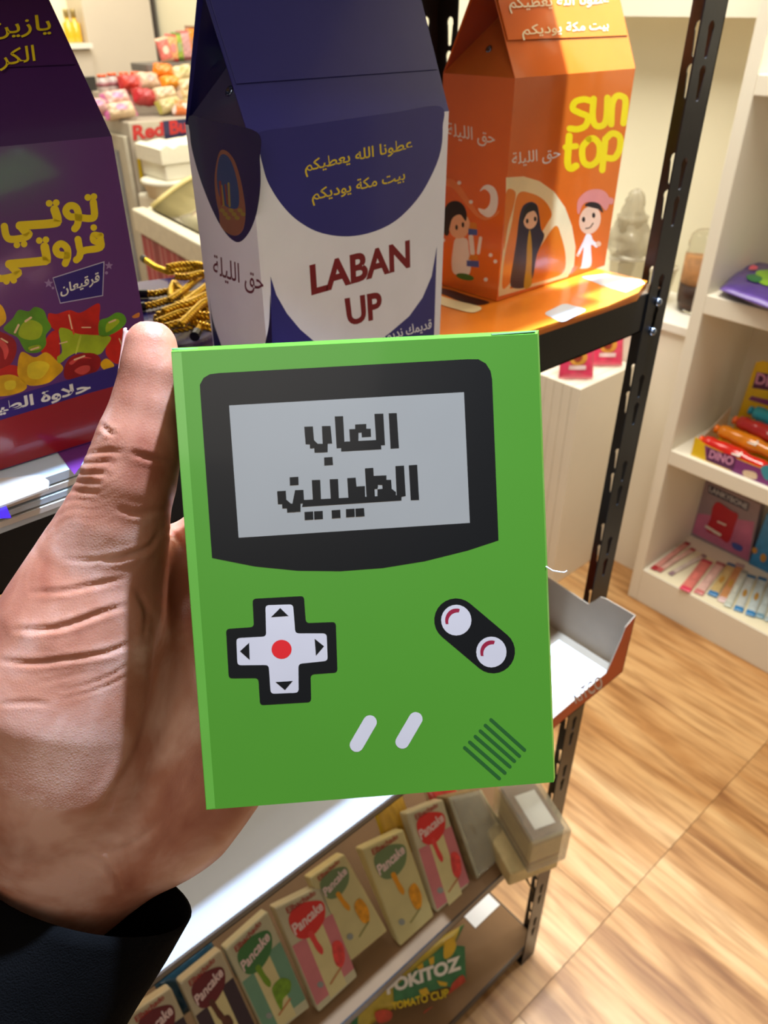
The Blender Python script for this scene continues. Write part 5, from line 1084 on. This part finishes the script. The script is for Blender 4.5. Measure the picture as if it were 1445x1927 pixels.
# bottles with red caps on the fridge
rz = ony(238, 170, 3.50)[2]; rxa = ony(185, 178, 3.50)[0]
o = MB().box((rxa, 3.46, fz+.0005), (rxa+.36, 3.56, rz)).build('flat_box', M_panel); tag(o, 'low beige box on the fridge under the red-capped bottles', 'box')
for k, (bx_, by_) in enumerate(((197, 178), (216, 177), (238, 175), (259, 172), (278, 169))):
    c_ = ony(bx_, by_, 3.50); c_[2] = rz+.001
    t = empty('drink_bottle', c_, ('leftmost', 'second from left', 'middle', 'second from right', 'rightmost')[k]+' of the five red-capped bottles on the fridge', 'bottle', 'red-capped bottles on the fridge')
    hh = ony(238, 170-(34 if k < 4 else 32)+(2 if k == 0 else 0), 3.50)[2]-rz
    MB().lathe(c_, [(.022, 0), (.0255, .01), (.0255, hh*.55), (.024, hh*.66), (.017, hh*.80), (.016, hh*.86)], 18).build('bottle_body', mat('bottle_plastic', (196, 180, 176), .12, coat=.6, var=.1), t, smooth=True)
    MB().lathe(c_+V(0, 0, hh*.30), [(.026, 0), (.026, hh*.22)], 18).build('bottle_label', mat('bottle_label', (150, 90, 96), .4), t, smooth=True)
    MB().lathe(c_+V(0, 0, hh*.86), [(.019, 0), (.019, hh*.13), (.016, hh*.14)], 18).build('cap', mat('cap_red', (206, 30, 30), .3), t, smooth=True)
# snack bags heaped on the fridge and on the shelf behind
PK, RD, OR_, TN, YG = (206, 110, 160), (176, 34, 40), (226, 130, 30), (196, 170, 140), (170, 160, 80)
bags = [((178, 209), 42, 20, 8, (196, 150, 150), PK, 'pink ended snack bag lying at the left of the fridge top'), ((225, 216), 58, 20, -3, (206, 180, 150), PK, 'pink ended snack bag lying at the front edge of the fridge top'),
 ((218, 194), 50, 20, -4, (214, 170, 160), PK, 'pale pink snack bag lying above the front ones'), ((240, 165), 36, 20, 8, (196, 60, 50), RD, 'red snack bag right behind the bottles'), ((276, 161), 40, 22, 4, (206, 176, 150), (214, 140, 130), 'pale snack bag right of the red one'),
 ((268, 190), 40, 20, 10, (170, 36, 40), RD, 'dark red snack bag in the middle of the heap'), ((303, 143), 40, 20, 6, (222, 120, 30), OR_, 'orange snack bag at the top of the heap'), ((318, 164), 34, 16, 4, (230, 150, 40), OR_, 'small orange snack bag below the top one'),
 ((342, 146), 44, 20, -8, (214, 196, 150), YG, 'cream snack bag at the top right of the heap'), ((350, 170), 40, 18, -4, (206, 184, 140), TN, 'cream snack bag second from top at the right'), ((308, 186), 46, 18, -2, (214, 190, 156), (200, 160, 130), 'cream snack bag in the middle right of the heap'),
 ((352, 190), 36, 16, 4, (190, 160, 110), TN, 'tan snack bag at the right of the heap'), ((318, 206), 46, 18, -6, (196, 178, 130), YG, 'tan snack bag low in the heap'), ((340, 214), 40, 18, 14, (226, 120, 60), (226, 200, 190), 'orange and white snack bag at the lower right of the heap'), ((355, 206), 30, 16, 0, (176, 160, 110), TN, 'olive snack bag at the lower right behind the navy carton')]
for k, ((x, y), wp, hp, rot, c1, c2, lb) in enumerate(bags):
    Y = 3.33+.004*k if y > 150 else 3.42
    Y = 3.27+(225-y)*.0030 if x > 232 or y > 180 else 3.36; c_ = ony(x, y, Y); s = np.dot(c_-EYEP, FWD)/F_PX; ra = math.radians(rot)
    u = V(math.cos(ra), 0, -math.sin(ra)); v = V(0, .55, .83); v = nrm(v-u*(u @ v))
    pillow('snack_bag', lb, 'snack bag', 'snack bags heaped on the fridge', c_+V(0, .02, -.005), u, v, wp*s*1.12, hp*s*1.35, .07, [c1, c2], seed=60+k, crimp=.16,
           patches=(('print_patch', tuple(int(q*.7+60) for q in c2), -.4, .4, -.5, .4, -.001),))
t = empty('wall_shelf', (1.95, 3.65, 1.3), 'dark grey shelf above the heaped snack bags at the back', 'shelf')
sA, sB = ony(277, 121, 3.50), ony(372, 133, 3.50)
MB().box((sA[0], 3.50, sA[2]-.03), (2.118, 3.66, sA[2])).build('shelf_plate', mat('shelf_grey', (110, 104, 100), .5), t, bevel=.003)
MB().box((sA[0]+.16, 3.6, fz), (sA[0]+.19, 3.63, sA[2]-.03)).build('support_leg', mat('shelf_grey', (110, 104, 100), .5), t)
upb = [((307, 100), 26, 40, -20, (206, 110, 100), (220, 180, 150), 'pink snack bag leaning at the left end of the back shelf'), ((320, 92), 24, 44, 10, (226, 160, 110), (200, 60, 60), 'orange and pink snack bag second on the back shelf'), ((331, 88), 20, 46, 4, (150, 170, 60), (90, 120, 40), 'lime green snack bag on the back shelf'),
 ((345, 92), 26, 48, -4, (206, 150, 150), (170, 90, 90), 'rosy snack bag in the middle of the back shelf'), ((337, 108), 22, 24, 0, (206, 196, 180), (230, 220, 210), 'small white snack bag at the front of the back shelf'), ((361, 90), 26, 54, 6, (226, 130, 40), (120, 70, 40), 'tall orange snack bag beside the navy carton'), ((368, 74), 22, 30, 0, (66, 66, 60), (90, 90, 80), 'dark snack bag standing behind the tall orange one')]
for k, ((x, y), wp, hp, rot, c1, c2, lb) in enumerate(upb):
    Y = 3.54+.016*k; c_ = ony(x, y, Y); s = np.dot(c_-EYEP, FWD)/F_PX; ra = math.radians(rot); hgt = hp*s
    c_[2] = sA[2]+.002+hgt/2
    v = -V(math.cos(ra), 0, -math.sin(ra)); u = nrm(V(math.sin(ra)*.5, .12, 1)); v = nrm(v-u*(u @ v))
    pillow('snack_bag', lb, 'snack bag', 'snack bags on the back shelf', c_, u, v, hgt, wp*s, .03, [c1, c2], seed=80+k, crimp=.12, patches=(('print_patch', tuple(int(q*.6+90) for q in c2), -.4, .3, -.5, .5, -.001),))
# chest freezer with striped side
t = empty('chest_freezer', (1.6, 2.4, 0), 'white chest freezer with red and pink striped side and sliding glass lids, far back left', 'freezer')
qa, qb = onz(257, 392, .88), onz(384, 458, .88); dirf = nrm((qb-qa)*V(1, 1, 0)); wdir = V(-dirf[1], dirf[0], 0); wdir = wdir if wdir[0] > 0 else -wdir
LEN = 1.25; Wd = .62; o0 = V(qa[0], qa[1], 0)
MB().obox(o0+V(0, 0, .03), dirf*LEN, wdir*Wd, V(0, 0, .77)).build('chest_body', M_sil, t)
M_str = [mat('stripe_red', (176, 44, 62), .5), mat('stripe_rose', (196, 120, 124), .5), mat('stripe_deep', (150, 28, 50), .5)]
u0 = 0.01; k = 0
while u0 < LEN-.03:
    wd_ = (.05, .018, .035, .012, .06, .02, .03, .014)[k % 8]
    MB().obox(o0+dirf*u0-wdir*.003+V(0, 0, .10), dirf*min(wd_, LEN-u0-.01), wdir*.0028, V(0, 0, .69)).build('side_stripe', M_str[(0, 1, 0, 1, 2, 1, 0, 1)[k % 8]], t); u0 += wd_; k += 1
M_fw = mat('freezer_white', (222, 214, 190), .35)
for (a, b, c__) in ((o0-wdir*.015-dirf*.015, dirf*(LEN+.03), wdir*.05), (o0+wdir*(Wd-.05), dirf*LEN, wdir*.05), (o0+wdir*.0352, dirf*.06, wdir*(Wd-.09)), (o0+dirf*(LEN-.06)+wdir*.0352, dirf*.06, wdir*(Wd-.09))):
    MB().obox(a+V(0, 0, .80), b, c__, V(0, 0, .08)).build('top_rim', M_fw, t, bevel=.006)
# two curved sliding glass lids
for sld, (s0, s1, lift) in enumerate(((.05, .68, .012), (.62, 1.2, 0))):
    vs = []; n = 12
    for i in range(n+1):
        f_ = i/n
        for s_ in (s0, s1): vs.append(o0+dirf*s_+wdir*(.04+(Wd-.08)*f_)+V(0, 0, .872+lift+.10*math.sin(math.pi*f_)))
    f2 = [[2*i, 2*i+1, 2*i+3, 2*i+2] for i in range(n)]
    gl = mesh('glass_lid', vs, f2, mat('lid_glass', (150, 142, 110), .08, coat=.8, var=.15, vscale=5), t, smooth=True)
    sd = gl.modifiers.new('s', 'SOLIDIFY'); sd.thickness = .006
    for s_ in (s0, s1): MB().tube([o0+dirf*s_+wdir*(.04+(Wd-.08)*i/n)+V(0, 0, .876+lift+.10*math.sin(math.pi*i/n)) for i in range(n+1)], .010, 8).build('lid_frame', mat('lid_trim', (206, 186, 120), .4), t, smooth=True)
MB().obox(o0+wdir*.06+dirf*.07+V(0, 0, .60), dirf*(LEN-.14), wdir*(Wd-.12), V(0, 0, .16)).build('frozen_goods', mat('goods', (180, 176, 150), .5, var=.4, vscale=9), t)
# foam boxes behind the freezer
M_foam = mat('foam_white', (236, 230, 210), .8, var=.02, bump=.5, bscale=60)
cA = ony(300, 352, 2.98)
t = empty('foam_box', (cA[0]+.18, 3.08, 0), 'large white foam box on the floor behind the freezer, under the others', 'foam box')
MB().box((cA[0], 2.96, 0), (cA[0]+.55, 3.19, .86)).build('box_body', M_foam, t, bevel=.01)
t = empty('foam_tub', (cA[0]+.1, 3.06, .861), 'round white tub lid standing between the foam boxes', 'tub')
MB().lathe(V(cA[0]+.08, 3.06, .861), [(.085, 0), (.095, .045), (.105, .047), (.105, .062), (.098, .066)], 28).build('tub_body', M_foam, t, smooth=True)
zt_ = ony(262, 285, 2.97)[2]; x0f = ony(303, 300, 2.97)[0]
t = empty('foam_box', (x0f+.2, 3.07, .928), 'white foam box with a ragged top edge on the tub behind the freezer', 'foam box')
MB().box((x0f+.012, 2.972, .928), (x0f+.40, 3.17, zt_-.055)).build('box_body', M_foam, t, bevel=.006)
m = MB(); NU = 16; r_ = np.random.default_rng(8); vs = []
tops = [zt_+r_.uniform(-.006, .006)+.0011*i for i in range(NU)]
for i in range(NU):
    x = x0f+.41*i/(NU-1)
    for y in (2.965, 3.02, 3.10, 3.18): vs.append(V(x, y, tops[i]+r_.uniform(-.004, .004)))
for i in range(NU):
    x = x0f+.41*i/(NU-1)
    for y in (2.965, 3.18): vs.append(V(x, y, zt_-.056))
T0 = NU*4
fs = [[i*4+j, (i+1)*4+j, (i+1)*4+j+1, i*4+j+1] for i in range(NU-1) for j in range(3)]+[[i*4, T0+i*2, T0+(i+1)*2, (i+1)*4] for i in range(NU-1)]+[[i*4+3, (i+1)*4+3, T0+(i+1)*2+1, T0+i*2+1] for i in range(NU-1)]
fs += [[0, 1, 2, 3, T0+1, T0], [(NU-1)*4+3, (NU-1)*4+2, (NU-1)*4+1, (NU-1)*4, T0+(NU-1)*2, T0+(NU-1)*2+1], [T0, T0+1]+[T0+(NU-1)*2+1, T0+(NU-1)*2]]
m.add(vs, fs); m.build('box_lid', M_foam, t)
# lit display niche with yellow bottles at the far left
t = empty('display_cabinet', (1.55, 4.15, 0), 'white display cabinet with lit niche at the far left back', 'cabinet')
qn = ony(150, 170, 4.05); ql = ony(110, 90, 4.05)
MB().box((1.2, 4.06, 0), (1.742, 4.248, 1.33)).build('cabinet_body', M_panel, t)
MB().box((1.56, 4.03, 1.335), (1.742, 4.248, 1.355)).build('niche_shelf', M_white, t)
MB().box((1.66, 4.05, 1.06), (1.735, 4.0595, 1.22)).build('dark_door', mat('door_dark', (60, 58, 56), .4), t)
for k, (x, lb) in enumerate(((134, 'yellow bottle in the lit niche, left'), (147, 'yellow bottle in the lit niche, right'))):
    c_ = ony(x, 80, 4.14); c_[2] = 1.356
    o = empty('perfume_bottle', c_, lb, 'bottle', 'yellow bottles in the lit niche')
    MB().lathe(c_, [(.022, 0), (.024, .004), (.024, .075), (.010, .085), (.010, .10)], 16).build('bottle_body', mat('bottle_amber', (224, 176, 40), .15, coat=.6), o, smooth=True)
    MB().lathe(c_+V(0, 0, .10), [(.012, 0), (.012, .03), (.010, .032)], 12).build('cap', mat('cap_gold', (160, 140, 90), .3, metal=.6), o, smooth=True)
lamp('POINT', 'niche_lamp', (1.6, 4.0, 1.75), 3.0, (1.0, 0.86, 0.5), shadow_soft_size=.05)
# loose thread on the carton edge
tp = [gp.hit(1027, 1066, 0)+V(0, 0, 0), atd(1040, 1074, .262), atd(1052, 1076, .262), atd(1062, 1077, .262), atd(1067, 1074, .262)]
MB().tube(tp, .00022, 6).build('loose_thread', M_paper, g)
